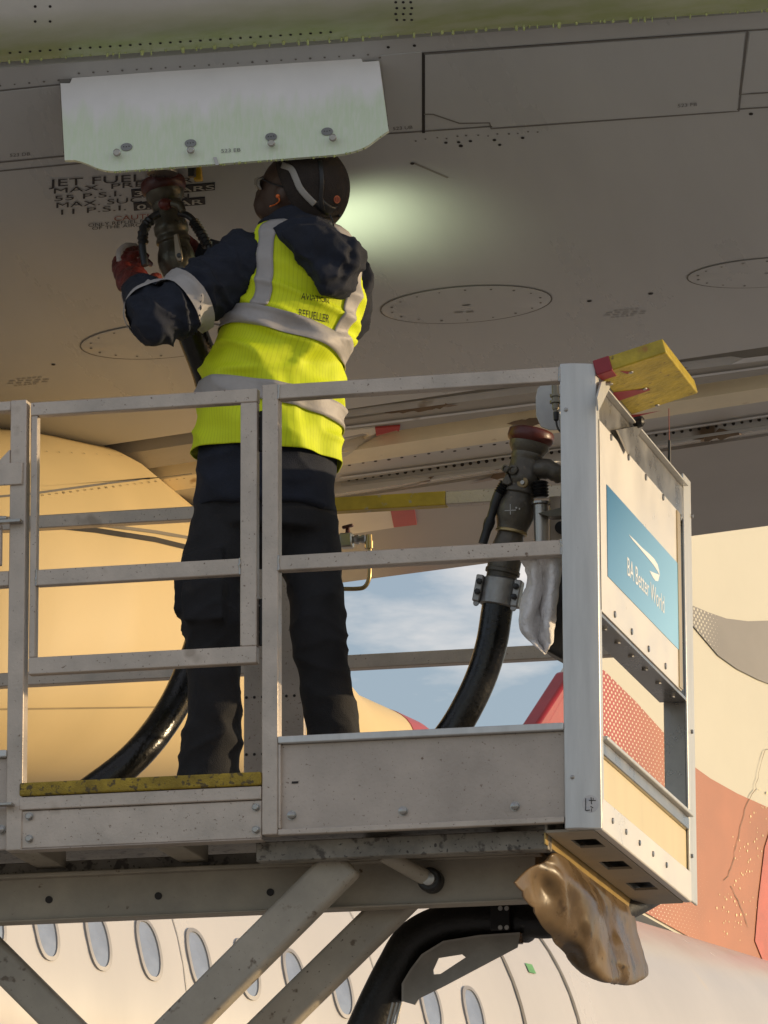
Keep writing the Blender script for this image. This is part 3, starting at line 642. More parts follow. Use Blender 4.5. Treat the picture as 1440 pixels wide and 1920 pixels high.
# hinged gate
gate = MB(); gx0, gx1 = xx(53), xx(481)
gy0, gy1 = .004, .036
zg = [(zz(58, 754), zz(58, 779)), (zz(58, 1068), zz(58, 1098)), (zz(58, 1232), zz(58, 1264))]
gt = MB().box(gx0, gx1, gy0, gy1, zg[0][1], zg[0][0]).build('gate', ALU, lift, bevel=.003, label='hinged access gate of the front railing')
s0, s1 = xx(66), xx(449)
box('gate_mid_rail', ALU, s0, s1, gy0+.001, gy1, zg[1][1], zg[1][0], parent=gt); box('gate_bottom_rail', ALU, gx0+.001, gx1-.001, gy0, gy1, zg[2][1], zg[2][0], parent=gt)
box('gate_stile', ALU, gx0+.001, s0, gy0+.0015, gy1-.001, zg[2][0], zg[0][1], parent=gt); box('gate_stile', ALU, s1, gx1-.001, gy0+.0015, gy1-.001, zg[2][0], zg[0][1], parent=gt)
for y0, y1 in ((765, 842), (1118, 1207)):
    h = box('gate_hinge', BLACK, xx(480), xx(492), .03, .036, zz(485, y1), zz(485, y0), parent=gt)
    mb = MB()
    for k in (.2, .75): p = UY(486, y0+(y1-y0)*k, .03); mb.lathe(p, (0, -1, 0), [(0, .003), (.003, .002)], 8)
    mb.build('hinge_screws', STEEL, h, kind='stuff')
def weld(x, y0_, z0_, z1_, parent):
    k = 7; MB().tube([(x+random.uniform(-.0012, .0012), y0_, z0_+(z1_-z0_)*i/k) for i in range(k+1)], [.0035*random.uniform(.75, 1.2) for _ in range(k+1)], 8).build('weld_bead', STEEL, parent, smooth=60)
for (a_, b_) in ((ZTB, ZT), (ZMB, ZM)): weld(xp1+.001, .002, a_, b_, lift); weld(-.098, .002, a_, b_, lift)
for (b_, a_) in zg[1:2]: weld(s0+.001, gy0+.001, a_, b_, gt); weld(s1-.001, gy0+.001, a_, b_, gt)
# sill under the gate
sx0, sx1 = xx(41), xp0-.001
box('sill_anti_slip_strip', YELLOWP, sx0, sx1, -.006, .06, zz(45, 1493), zz(45, 1468), bevel=.005)
box('sill_bar', ALU, sx0, sx1, -.003, .04, zz(45, 1519), zz(45, 1494.5)); box('sill_board', ALU, sx0+.001, sx1, .004, .012, zz(45, 1591), zz(45, 1520))
box('sill_flange', ALUD, sx0+.002, sx1, 0, .05, zz(45, 1594), zz(45, 1591)-.0005)
for x, y in ((55, 1531), (55, 1573), (480, 1514), (480, 1556)): bolt(x, y, .004, .0095)
# railing to the left of the gate
xe = -4.2
box('top_rail', ALU, xe, xl0, .002, .043, zz(10, 770), zz(10, 752)); box('mid_rail', ALU, xe, xl0, .003, .043, zz(10, 1098), zz(10, 1070))
box('toe_board_lip', ALU2, xe, xl0, -.004, .032, ZTOE-.02, ZTOE); box('toe_board', ALUD, xe, xl0, .014, .02, ZBOT-.005, ZTOE-.0205)
box('latch_plate', ALU, xx(-60), xx(41), -.008, -.001, zz(10, 911), zz(10, 869)); box('latch_tongue', STEEL, xx(-60), xx(42), -.03, -.002, zz(10, 984), zz(10, 978), bevel=.001)
box('latch_bar', ALUD, xx(-60), xx(5), -.02, -.003, zz(10, 1062), zz(10, 986)); box('latch_block', STEEL, xx(-60), xx(14), -.02, -.002, zz(10, 977), zz(10, 970))
mb = MB(); mb.prism([UY(-20, 869, -.004), UY(0, 862, -.004), UY(18, 843, -.004), UY(18, 869, -.004)], (0, .01, 0)); mb.build('latch_gusset', ALU, lift)
box('latch_tongue', STEEL, xx(-60), xx(32), -.03, -.002, zz(10, 1513), zz(10, 1508), bevel=.001)
bolt(2, 1556, .012)
# floor and rear railing
FLOOR = zz(45, 1468)-.012
box('floor_deck', ALUD, xe, -.10, .062, ZFAR-.01, FLOOR-.03, FLOOR)
ry0, ry1 = ZFAR, ZFAR+.042
yx0, yx1 = xx(560, 940, ry0), xx(835, 930, ry0)
box('rear_top_rail', ALU, xe, yx0, ry0, ry1, ZTB, ZT); box('rear_top_rail', ALU, yx1, -.071, ry0, ry1, ZTB, ZT)
YR = M('chipped yellow rail paint', (.55, .38, .03), .45, 0, .2, 9, [(24, .60, (.38, .33, .24))], .1, 60)
box('rear_top_rail', YR, yx0, yx1, ry0-.001, ry1+.001, ZTB-.001, ZT+.001, label='yellow painted stretch of the rear rail')
box('rear_mid_rail', ALU, xe, -.071, ry0, ry1, ZMB, ZM); box('rear_toe_board', ALUD, xe, -.071, ry0+.01, ry0+.03, FLOOR-.03, FLOOR+.06)
rp0, rp1 = xx(457, 1300, ry0-.03), xx(570, 1300, ry0-.03)
rpost = box('rear_post', ALUD, rp0, rp1, ry0-.03, ry0-.002, FLOOR, ZT-.003)
mb = MB()
for y in (1308, 1415):
    for i in range(8):
        p = UY(462+i*15, y-i*.6, ry0-.031); mb.lathe(p, (0, -1, 0), [(0, .0045), (.001, .0045)], 10)
mb.build('bolt_holes', DARKGAP, rpost, kind='stuff')
for px in (-150, -700): box('rear_post', ALUD, xx(px, 1300, ry0), xx(px+36, 1300, ry0), ry0+.001, ry1-.001, FLOOR-.04, ZTB)
box('front_post', ALU, xe, xe+.05, .001, .044, ZBOT, ZTB)
# far post of the end frame
fx0, fx1 = xx(1246, 1350, ZFAR-.03), xx(1287, 1350, ZFAR-.03)
box('end_post', STEEL, fx0, fx1, ZFAR-.045, ZFAR+.03, ZBOT, ZT-.004); box('end_post_flange', ALU2, fx1+.0005, fx1+.008, ZFAR-.055, ZFAR+.06, ZBOT-.012, ZT)
for y in (968, 1372, 1605): MB().lathe(UX(1296, y, fx1+.008), (1, 0, 0), [(0, .007), (.006, .006)], 10).build('screw', STEEL, lift)
# end panel with the sign
def UXp(px, py, off=0): return UX(px, py, off)
zp1, zp0 = UX(1122, 785).z, UX(1128, 1145).z; yp0, yp1 = .046, UX(1277, 1200).y
panel = box('end_panel', WHITEP, -.012, 0.0, yp0, yp1, zp0, zp1, bevel=.001, label='white metal end panel carrying the blue sign')
mb = MB().box(.0003, .004, yp1-.05, yp1-.002, zp0+.003, zp1-.004); mb.build('panel_edge_strip', M('anodised edge strip', (.55, .43, .25), .35, .5), panel)
sg = [UX(1138, 909, .002), UX(1271, 1056, .002), UX(1274, 1212, .002), UX(1141, 1089, .002)]
y0s, y1s = sg[0].y, (sg[1].y+sg[2].y)/2; z1s, z0s = (sg[0].z+sg[1].z)/2, (sg[2].z+sg[3].z)/2
SIGN = bpy.data.materials.new('blue sign print'); SIGN.use_nodes = True; t = SIGN.node_tree; b = t.nodes['Principled BSDF']; b.inputs['Roughness'].default_value = .35
tcn = t.nodes.new('ShaderNodeTexCoord'); sx = t.nodes.new('ShaderNodeSeparateXYZ'); mr = t.nodes.new('ShaderNodeMapRange'); rp = t.nodes.new('ShaderNodeValToRGB')
t.links.new(tcn.outputs['Generated'], sx.inputs[0]); ad = t.nodes.new('ShaderNodeMath'); ad.operation = 'MULTIPLY_ADD'; ad.inputs[1].default_value = -.35
t.links.new(sx.outputs[2], ad.inputs[0]); t.links.new(sx.outputs[1], ad.inputs[2]); mr.inputs[1].default_value = -.35; mr.inputs[2].default_value = .85
t.links.new(ad.outputs[0], mr.inputs[0]); t.links.new(mr.outputs[0], rp.inputs['Fac']); t.links.new(rp.outputs[0], b.inputs['Base Color'])
rp.color_ramp.elements[0].color = (.025, .16, .33, 1); rp.color_ramp.elements[1].color = (.30, .60, .86, 1)
sign = MB().box(.0003, .002, y0s, y1s, z0s, z1s).build('blue_sign', SIGN, panel, smooth=0, label='blue sign reading BA Better World')
WHITEI = M('white sign print', (.85, .86, .87), .4, 0, .01)
def PS(px, py, off=.0028): return UX(px, py, off)
swo = [(1179, 1002), (1186, 1012), (1198, 1026), (1213, 1044), (1226, 1060), (1233, 1071), (1237, 1079), (1236, 1070), (1233, 1058), (1227, 1048), (1217, 1038), (1203, 1026), (1192, 1014)]
mb = MB(); mb.add([PS(*p) for p in swo], [tuple(range(len(swo)))]); mb.build('ribbon_emblem', WHITEI, sign, smooth=0)
swo = [(1218, 1070), (1229, 1075), (1237, 1078), (1234, 1090), (1229, 1089), (1224, 1082)]
mb = MB(); mb.add([PS(*p) for p in swo], [tuple(range(len(swo)))]); mb.build('ribbon_emblem', WHITEI, sign, smooth=0)
a, b = PS(1176, 1077), PS(1245, 1141); text('sign_lettering', 'BA Better World', a, (0, 1, 0), (0, 0, 1), (1, 0, 0), .052, WHITEI, sign, width=(b-a).y, lift=0)
mb = MB()
for i in range(5):
    t_ = .1+.2*i
    for (pa, pb, d) in (((1124, 800), (1277, 972), 8), ((1131, 1130), (1272, 1272), -2)): pass
for (a, b, n_) in (((1145, 820), (1275, 970), 5), ((1152, 1158), (1247, 1255), 4)):
    for i in range(n_):
        p = UX(a[0]+(b[0]-a[0])*i/(n_-1), a[1]+(b[1]-a[1])*i/(n_-1)-(6 if n_ == 4 else 0), 0); MB().lathe(p, (1, 0, 0), [(0, .010), (.004, .009), (.005, .004)], 12).build('panel_screw', STEEL, panel)
# channel under and over the panel
zc1 = UX(1134, 734).z
box('end_top_channel', STEEL, -.05, -.006, .06, ZFAR-.056, zp1+.001, zc1); box('end_top_channel_flange', ALU2, -.052, .012, .06, ZFAR-.057, zc1+.0005, zc1+.006, bevel=.001)
zb1 = zp0-.002
box('end_lower_channel', STEEL, -.085, -.004, .06, ZFAR-.056, zb1-.010, zb1, bevel=.001)
for i in range(6):
    p = UX(1139+(1266-1139)*i/5, 1168+(1295-1168)*i/5, -.02); MB().lathe(V((-.03, p.y, zb1-.010)), (0, 0, -1), [(0, .009), (.006, .009), (.007, .004)], 10).build('channel_bolt', STEEL, lift)
mb = MB(); mb.prism([UX(1158, 806, .014), UX(1190, 800, .014), UX(1207, 797, .014), UX(1179, 851, .014)], (-.005, 0, 0)); mb.build('gusset_plate', STEEL, lift)
mb = MB(); mb.prism([UX(1122, 770, .013), UX(1120, 745, .013), UX(1128, 716, .013), UX(1140, 714, .013), UX(1144, 726, .013), UX(1124, 768, .013)], (-.005, 0, 0)); mb.build('bumper_hinge_bracket', ALU2, lift)
MB().lathe(UX(1136, 719, .012), (1, 0, 0), [(0, .006), (.014, .006)], 12).build('hinge_pin', STEEL, lift)
p = UX(1193, 791, .01); MB().lathe(p-V((.01, 0, 0)), (1, 0, 0), [(0, .008), (.004, .015), (.016, .018), (.028, .015), (.034, .007)], 18).build('rubber_roller', RUBBER, lift)
MB().lathe(p+V((.024, 0, 0)), (1, 0, 0), [(0, .004), (.003, .003)], 8).build('roller_pin', STEEL, lift)
# tilted yellow bumper block
YB = M('worn yellow bumper', (.50, .37, .03), .45, 0, .2, 14, [(50, .66, (.2, .13, .03)), (8, .70, (.38, .09, .05))], .25, 60, stretch=(1, 1, 1))
O = UY(1121, 703, .02); Xa = UY(1250, 661, .02)-O; Ya = V((0, .47, 0)); up = V((-Xa.z, 0, Xa.x)).normalized()*.042
bump = MB().obox(O+Xa/2+Ya/2+up/2, Xa/2, Ya/2, up/2).build('bumper_block', YB, lift, bevel=.004, label='tilted yellow bumper pad with red marks')
REDT = M('red tape', (.33, .03, .04), .5, 0, .15, 12)
MB().obox(O+Xa*.1+up/2+V((0, .03, 0)), Xa*.118, V((0, .034, 0)), up*.52).build('red_tape', REDT, bump, bevel=.003)
def PB(px, py): q = ray(px, py); n_ = up.normalized(); return CAM+q*((O-CAM).dot(n_)/q.dot(n_))-n_*.0012
for poly in ([(1150, 735), (1216, 727), (1219, 731), (1160, 751), (1146, 756)], [(1158, 778), (1196, 776), (1240, 769), (1200, 779), (1176, 784)], [(1162, 695), (1183, 696), (1176, 701)]):
    MB().add([PB(*p) for p in poly], [tuple(range(len(poly)))]).build('red_smear', REDT, bump, smooth=0)
for x, y in ((1183, 697), (1209, 728), (1232, 759), (1145, 719)): MB().lathe(PB(x, y), -up, [(0, .007), (.003, .006), (.004, .002)], 10).build('screw', STEEL, bump)
# whip aerial on the end frame
mb = MB(); pa_, pb_, pc_ = UX(1255, 872, -.03), UX(1255, 826, -.03), UX(1254, 766, -.03)
MB().tube([pa_, pb_], .0045, 8).build('aerial', BLACK, lift); MB().tube([pb_, pc_], .0015, 6).build('aerial_whip', M('red aerial', (.3, .05, .03), .5), lift)
# lower end frame
zl1 = UX(1133, 1381).z; zbx1, zbx0 = UX(1135, 1500).z, UX(1117, 1546).z
box('end_lower_rail', ALU2, -.05, .012, .064, ZFAR-.056, zl1-.012, zl1)
box('end_lower_rail_web', STEEL, -.03, -.002, .064, ZFAR-.056, zl1-.05, zl1-.0125)
GOLDP = M('cream painted end board', (.72, .60, .36), .4, 0, .05, 5, [(9, .7, (.52, .36, .12))], 0, stretch=(1, 1, .3))
box('end_board', GOLDP, -.03, -.012, .064, ZFAR-.056, zbx1+.001, zl1-.051); box('end_box_side', WHITEP, -.022, .002, .026, ZFAR-.058, zbx0, zbx1, bevel=.004)
for i in range(5): p = UX(1148+101*i/4, 1539+83*i/4, .002); MB().lathe(p, (1, 0, 0), [(0, .009), (.004, .008), (.005, .003)], 10).build('panel_screw', STEEL, lift)
bx0 = -.155; ye = ZFAR-.058; cells = [(.03, .16), (.30, .54), (.68, .92), (1.06, ye)]
mb = MB()
hz = [(.16, .30), (.54, .68), (.92, 1.06)]
for a, b in ((.03, .16), (.30, .54), (.68, .92), (1.06, ye)): mb.box(bx0, -.023, a, b, zbx0-.001, zbx0+.006)
for a, b in hz: mb.box(bx0, -.115, a, b, zbx0-.001, zbx0+.006); mb.box(-.045, -.023, a, b, zbx0-.001, zbx0+.006)
bot = mb.build('end_box_floor', UNDER, lift, smooth=0)
box('end_box_inner', BLACK, bx0, -.03, .035, ye-.005, zbx0+.05, zbx0+.06); box('end_box_back', UNDERD, bx0-.004, bx0+.004, .03, ye, zbx0-.0, zbx0+.1)
GOLDS = M('clamp strip tinted sun gold', (.50, .35, .12), .35, .4, .12, 8)  # gold sunlight on the strip is tinted into its base colour
cl = box('clamp_strip', GOLDS, bx0-.010, bx0-.0045, .05, ye-.05, zbx0-.028, zbx0+.004, bevel=.001)
mb = MB()
for i in range(5): mb.lathe((bx0-.010, .14+.26*i, zbx0-.012), (-1, 0, 0), [(0, .006), (.003, .005)], 8)
mb.build('clamp_screws', DARKGAP, cl, kind='stuff')
# dirty canvas chute hanging below the end box
CANV = M('dirty oiled canvas', (.25, .17, .09), .30, 0, .3, 5, [(11, .62, (.09, .06, .035)), (30, .66, (.06, .042, .025))], .22, 20, rvar=.14)
def sheet(rows, X0, name, bulge=None):
    mb = MB(); g_ = dense([[UX(x, y, X0+dx*.8) for (x, y, dx) in r_] for r_ in rows], 9)
    for i, r_ in enumerate(g_):
        for p in r_:
            k = ss(0, 8, i); p.x += k*(.010*(ridged(p, V((0, .8, .6)), 3.5, 8)-.4)+.003*noise.noise(p*22)); p.z += k*.005*noise.noise(p*9)
    mb.grid(g_); return mb
r1 = [[(962, 1655, -.07), (990, 1628, -.06), (1018, 1616, -.03), (1040, 1600, 0), (1085, 1632, 0), (1132, 1668, 0), (1181, 1704, 0)],
      [(978, 1678, -.07), (1010, 1660, -.05), (1048, 1648, .01), (1088, 1652, .04), (1118, 1678, .0), (1150, 1700, .01), (1187, 1725, 0)],
      [(1000, 1710, -.07), (1030, 1705, -.03), (1070, 1698, .02), (1113, 1698, .06), (1135, 1730, .01), (1162, 1745, .03), (1194, 1762, 0)],
      [(1022, 1742, -.06), (1050, 1745, -.02), (1085, 1748, .025), (1114, 1742, .06), (1142, 1770, .03), (1170, 1782, .05), (1202, 1792, 0)],
      [(1050, 1780, -.05), (1074, 1787, -.02), (1100, 1790, .03), (1124, 1790, .05), (1150, 1808, .04), (1178, 1815, .06), (1208, 1813, 0)],
      [(1085, 1815, -.04), (1098, 1826, -.01), (1115, 1834, .01), (1138, 1840, .04), (1160, 1842, .03), (1185, 1843, .03), (1208, 1828, 0)],
      [(1080, 1790, -.11), (1100, 1800, -.12), (1118, 1806, -.12), (1138, 1810, -.12), (1160, 1812, -.12), (1180, 1810, -.11), (1196, 1800, -.1)]]
me_ = sheet(r1, bx0-.008, 'a')
tn = CANV.node_tree; tb_ = tn.nodes.new('ShaderNodeBsdfTranslucent'); tb_.inputs[0].default_value = (.42, .27, .10, 1); mt_ = tn.nodes.new('ShaderNodeMixShader'); mt_.inputs[0].default_value = .35
tn.links.new(tn.nodes['Principled BSDF'].outputs[0], mt_.inputs[1]); tn.links.new(tb_.outputs[0], mt_.inputs[2]); tn.links.new(mt_.outputs[0], tn.nodes['Material Output'].inputs['Surface'])
ch = me_.build('canvas_chute', CANV, lift, smooth=180, label='dirty brown canvas chute hanging under the platform end')
md = ch.modifiers.new('thickness', 'SOLIDIFY'); md.thickness = .005
# underframe
box('edge_channel', UNDERD, xx(480, 1590, .08), xx(1028, 1590, .08), .08, .13, zz(700, 1606, .08), ZBOT-.003); box('edge_channel_foot', UNDER, xx(486, 1600, .13), xx(1034, 1600, .14), .131, .22, zz(700, 1604, .14), zz(700, 1600, .14)+.02)
YBm = .30
bt, bb = zz(200, 1634, YBm), zz(200, 1722, YBm); xb1 = xx(1005, 1660, YBm)
bm_ = box('main_beam', UNDER, xe, xb1, YBm, YBm+.06, bb, bt); box('main_beam_flange', UNDER, xe, xb1+.02, YBm-.03, YBm-.0005, bt-.012, bt); box('main_beam_flange', UNDER, xe, xb1+.002, YBm-.012, YBm-.0004, bb-.001, bb+.006)
box('beam_upper_web', UNDERD, xe, xb1, YBm+.02, YBm+.05, bt+.0005, ZBOT+.01)
for x, y in ((92, 1687), (297, 1680), (507, 1673)):
    p = UY(x, y, YBm-.0005); MB().lathe(p, (0, -1, 0), [(0, .0105), (.003, .0105), (.003, .007)], 16).build('beam_hole', DARKGAP, bm_)
box('underside_plate', UNDERD, xe, -.16, .05, 1.33, ZBOT+.045, ZBOT+.05)
for x in (30, 300): box('cross_beam', UNDER, xx(x, 1610, .1), xx(x+52, 1610, .1), .052, YBm+.015, ZBOT-.012, ZBOT+.04); 
for x in (640, 880): box('cross_beam', UNDER, xx(x, 1610, .1), xx(x+52, 1610, .1), YBm+.061, 1.0, ZBOT-.01, ZBOT+.04)
# scissor arms
def arm(pts, Y, dep, name, mat, bev=.012):
    mb = MB(); mb.prism([UY(x, y, Y) for x, y in pts], (0, dep, 0)); return mb.build(name, mat, lift, bevel=bev)
def arm2(p0, p1, w, Y, dep, mat, t0=0, t1=2.2):
    a, b = UY(*p0, Y), UY(*p1, Y); d = b-a; mb = MB(); n_ = V((-d.z, 0, d.x)).normalized()*w/2
    q0, q1 = a+d*t0, a+d*t1; mb.prism([q0+n_, q0-n_, q1-n_, q1+n_], (0, dep, 0)); return mb.build('scissor_arm', mat, lift, bevel=.014, seg=3)
ARM = M('cream painted scissor arm', (.42, .37, .29), .42, 0, .16, 5, [(26, .64, (.16, .12, .08)), (90, .68, (.08, .06, .04))], .12, 50, rvar=.1)
arm2((655, 1600), (330, 1925), .109, .135, .06, ARM, .03, 2.6)
arm2((778, 1652), (500, 1925), .10, .37, .06, ARM, -.02, 3.0)
arm2((-60, 1745), (100, 1905), .095, .42, .06, ARM, -.5, 5.2)
pa_, pb_ = UY(738, 1612, .2), UY(806, 1650, .27)
MB().tube([pa_-(pb_-pa_)*.3, pb_], .023, 20).build('pivot_shaft', ARM, lift, smooth=50)
p = UY(808, 1651, YBm-.02); MB().lathe(p, (0, -1, 0), [(-.02, .034), (.02, .034), (.028, .028), (.03, .012)], 28).build('guide_roller', RUBBER, lift); MB().lathe(p+V((0, -.03, 0)), (0, -1, 0), [(0, .02), (.006, .018), (.008, .008)], 18).build('roller_cap', STEEL, lift)
lowz = 1.15
box('vehicle_bed', UNDERD, -4.6, .6, -.05, 1.45, lowz-.25, lowz, bevel=.02)
for X_ in (-3.9, -.2):
    for Y_ in (-.06, 1.16):
        w = MB(); w.lathe((X_, Y_, .48), (0, 1, 0), [(0, .30), (.02, .46), (.05, .48), (.25, .48), (.28, .46), (.3, .30)], 32); wh = w.build('wheel', RUBBER, lift); MB().lathe((X_, Y_-.006 if Y_ < 0 else Y_+.306, .48), (0, -1 if Y_ < 0 else 1, 0), [(0, .26), (.02, .24), (.01, .1)], 24).build('rim', STEEL, wh)
# lower hose, its bracket and clamp
HY = .75
hp = [UY(x, y, HY) for x, y in ((1215, 1672), (1160, 1690), (1090, 1716), (1030, 1732), (970, 1728), (900, 1726), (830, 1735), (775, 1765), (745, 1812), (715, 1870), (690, 1925), (640, 2040), (600, 2200))]
hp[0], hp[1], hp[2] = UY(1225, 1672, HY+.75), UY(1180, 1696, HY+.55), UY(1110, 1722, HY+.3)
MB().tube(spline(hp, 6), [.042 if i < 22 else .058 for i in range(73)], 20).build('supply_hose', RUBBER, lift, smooth=60, label='thick black supply hose below the platform')
box('hose_clamp_block', BLACK, xx(930, 1720, HY), xx(966, 1720, HY), HY-.075, HY+.07, zz(945, 1752, HY), zz(945, 1696, HY))
for x in (938, 950):
    for y in (1703, 1739): MB().lathe(UY(x, y, HY-.075), (0, -1, 0), [(0, .007), (.003, .006)], 10).build('screw', ALU2, lift)
BRK = M('galvanised bracket', (.33, .30, .26), .4, .4, .15, 8, None, .05, 60)
outer = [(975, 1752), (900, 1757), (832, 1768), (793, 1792), (772, 1820), (757, 1845), (757, 1878), (778, 1884), (785, 1872), (830, 1850), (970, 1776)]
mb = MB(); hole = [(866, 1789), (873, 1795), (826, 1826), (813, 1827), (812, 1818), (822, 1796)]
o3 = [UY(x, y, HY-.07) for x, y in outer]; 
bmn = bmesh.new(); vo_ = [bmn.verts.new(p) for p in o3]; vh = [bmn.verts.new(UY(x, y, HY-.07)) for x, y in hole]
ed = [bmn.edges.new((vo_[i], vo_[(i+1) % len(vo_)])) for i in range(len(vo_))]+[bmn.edges.new((vh[i], vh[(i+1) % len(vh)])) for i in range(len(vh))]
bmesh.ops.triangle_fill(bmn, edges=ed, use_beauty=True); bmn.normal_update()
me = bpy.data.meshes.new('hose_bracket'); bmn.to_mesh(me); bmn.free()
hb = link('hose_bracket', shift(me, lift), BRK, lift, smooth=0, solid=.006)
mb = MB(); fl = [(975, 1752), (900, 1757), (832, 1768), (793, 1792), (772, 1820), (757, 1845), (757, 1878)]
mb.grid([[UY(x, y, HY-.07) for x, y in fl], [UY(x, y, HY+.05) for x, y in fl]]); mb.build('bracket_flange', BRK, hb, smooth=0, solid=.006)
mb = MB()
for x in (737, 745, 752): mb.tube([UY(x, 1880, HY-.05), UY(x-14, 1935, HY-.05)], .004, 8)
mb.build('bracket_rods', STEEL, hb, kind='stuff')
mb = MB(); mb.lathe(UY(975, 1750, HY-.05), (0, 0, -1), [(0, .009), (.03, .009)], 8).build('screw', STEEL, hb)

# ---------------------------------------------------------------- hoses, nozzles and small fittings
BRONZE = M('dark olive nozzle casting', (.10, .088, .062), .36, .55, .2, 14, [(60, .68, (.03, .027, .02))], .15, 70, rvar=.1)
DULLN = M('grey green nozzle casting', (.125, .11, .085), .42, .4, .25, 12, [(45, .64, (.16, .13, .09))], .25, 60)
REDRIM = M('red rubber bumper rim', (.10, .016, .010), .38, 0, .3, 12, [(30, .7, (.3, .12, .03))], .15, 50)
GREASE = M('black rubber bellows', (.012, .012, .012), .35, 0, .2)
def bellows(path, r, name, parent, ribs=7, mat=GREASE):
    path = [V(p) for p in path]; pts = []; rad = []; k = ribs*2
    for i in range(k+1):
        t = i/k*(len(path)-1); j = min(int(t), len(path)-2); pts.append(path[j].lerp(path[j+1], t-j)); rad.append(r if i % 2 else r*.78)
    return MB().tube(pts, rad, 14).build(name, mat, parent, smooth=50)
def nozzle_core(A, B, px_len, body, rim, parent, MPP):
    ax = (B-A).normalized(); s = (B-A).length/px_len
    P = lambda tab: [(d*s, r*MPP) for d, r in tab]
    MB().lathe(A, ax, P([(2, 30), (0, 38), (1, 41), (5, 44), (16, 45), (22, 43), (26, 39), (26, 30)]), 32).build('bumper_rim', rim, parent, smooth=40)
    MB().lathe(A, ax, P([(20, 30), (24, 38.5), (34, 38), (42, 33), (46, 30), (50, 31), (54, 30), (60, 29)]), 32).build('collar', body, parent, smooth=40)
    b = MB().lathe(A, ax, P([(56, 28), (60, 29.5), (86, 30.5), (90, 34), (104, 34), (107, 31.5), (113, 31.5), (116, 34), (122, 34), (125, 30.5), (130, 31), (140, 35), (152, 37.5), (166, 37), (178, 33), (188, 30), (198, 29), (200, 26)]), 32).build('nozzle_body', body, parent, smooth=40)
    MB().lathe(A, ax, P([(193, 30), (195, 31.5), (198, 31.5), (199, 29)]), 32).build('brass_ring', M('worn brass', (.45, .34, .16), .35, .8), b, smooth=40)
    return ax, s, b
# nozzle in the worker's hands
HOSEA = [UY(x, y, Y) for x, y, Y in ((339, 530, .80), (352, 600, .84), (395, 720, .95), (418, 860, 1.05), (415, 1010, 1.08), (395, 1130, 1.08), (365, 1235, 1.02), (322, 1330, .95), (262, 1410, .85), (190, 1470, .8), (90, 1530, .75), (-60, 1560, .75), (-300, 1560, .8))]
hoseA = root('fuel_hose', HOSEA[7], 'black fuel hose with bronze nozzle raised to the wing by the worker', 'fuel hose', 'deck hoses with refuelling nozzles')
WETR = M('wet black hose rubber', (.014, .014, .013), .25, 0, .3, 14, [(70, .70, (.06, .06, .055))], .15, 80, rvar=.12)
MB().tube(spline(HOSEA, 8), .046, 22).build('hose', WETR, hoseA, smooth=60)
A1, B1 = UY(304, 336, 0.800), UY(339, 530, 0.800); MP = 1/699*1.05
ax, s1_, nb = nozzle_core(A1, B1, 200, BRONZE, REDRIM, hoseA, MP)
bellows([UY(283, 412, 0.680), UY(272, 424, 0.670), UY(267, 442, 0.660), UY(269, 458, 0.660)], .017, 'handle_bellows', hoseA, 6)
MB().tube(spline([UY(300, 400, 0.690), UY(285, 408, 0.685), UY(270, 425, 0.670), UY(266, 455, 0.660), UY(272, 498, 0.650)], 5), .011, 12).build('handle_grip', BLACK, hoseA, smooth=60)
MB().tube(spline([UY(335, 400, 0.700), UY(352, 404, 0.700), UY(366, 418, 0.700), UY(384, 448, 0.695), UY(402, 480, 0.690)], 5), .010, 12).build('handle_grip', BLACK, hoseA, smooth=60)
bellows([UY(362, 414, 0.700), UY(375, 434, 0.697), UY(390, 462, 0.692)], .017, 'handle_bellows', hoseA, 8)
MB().ball(UY(310, 383, 0.670), .022, .02, .018).build('flow_lever', M('dark red lever', (.12, .018, .012), .4, 0, .2), hoseA, smooth=180)
mb = MB(); mb.tube([UY(324, 381, 0.660), UY(338, 385, 0.650), UY(343, 396, 0.650)], [.012, .014, .01], 12); mb.build('sight_glass', BRONZE, hoseA, smooth=60)
mb = MB(); mb.prism([UY(325, 440, 0.635), UY(333, 437, 0.635), UY(342, 483, 0.630), UY(340, 490, 0.630), UY(332, 490, 0.630), UY(328, 478, 0.630)], (0, .012, 0)); mb.build('lock_lever', M('worn lever bronze', (.22, .17, .11), .35, .6), hoseA, bevel=.002)
MB().lathe(UY(336, 479, 0.632), (0, -1, 0), [(0, .007), (.004, .007), (.005, .003)], 12).build('lever_pin', BLACK, hoseA)
MB().lathe(UY(340, 505, 0.640), (0, -1, -.1), [(0, .010), (.006, .010), (.008, .005)], 14).build('plug', BRONZE, hoseA)
for x, y in ((336, 397), (341, 402), (338, 416), (346, 414)): MB().ball(UY(x, y, .712), .005, n=10, m=6).build('rivet', BRONZE, hoseA)
# stowed nozzle by the corner post
YN = .62
HB = [UY(x, y, Y) for x, y, Y in ((941, 1085, YN), (937, 1110, YN), (931, 1150, YN), (922, 1205, YN), (905, 1262, YN), (880, 1318, YN), (848, 1372, YN), (800, 1430, .6), (740, 1490, .58), (640, 1530, .6), (400, 1545, .75))]
hoseB = root('fuel_hose', HB[2], 'black fuel hose with olive nozzle stowed upright beside the corner post', 'fuel hose', 'deck hoses with refuelling nozzles')
MB().tube(spline(HB, 8), .045, 22).build('hose', WETR, hoseB, smooth=60)
A2, B2 = UY(998, 806, YN), UY(956, 1014, YN)
ax, s2_, nb2 = nozzle_core(A2, B2, 212, DULLN, REDRIM, hoseB, MP*.99)
MB().lathe(UY(958, 998, YN), UY(940, 1085, YN)-UY(958, 998, YN), [(0, .036), (.03, .042), (.05, .047), (.11, .047), (.112, .05), (.122, .05), (.122, .044), (.14, .044)], 28).build('swivel', DULLN, hoseB, smooth=40)
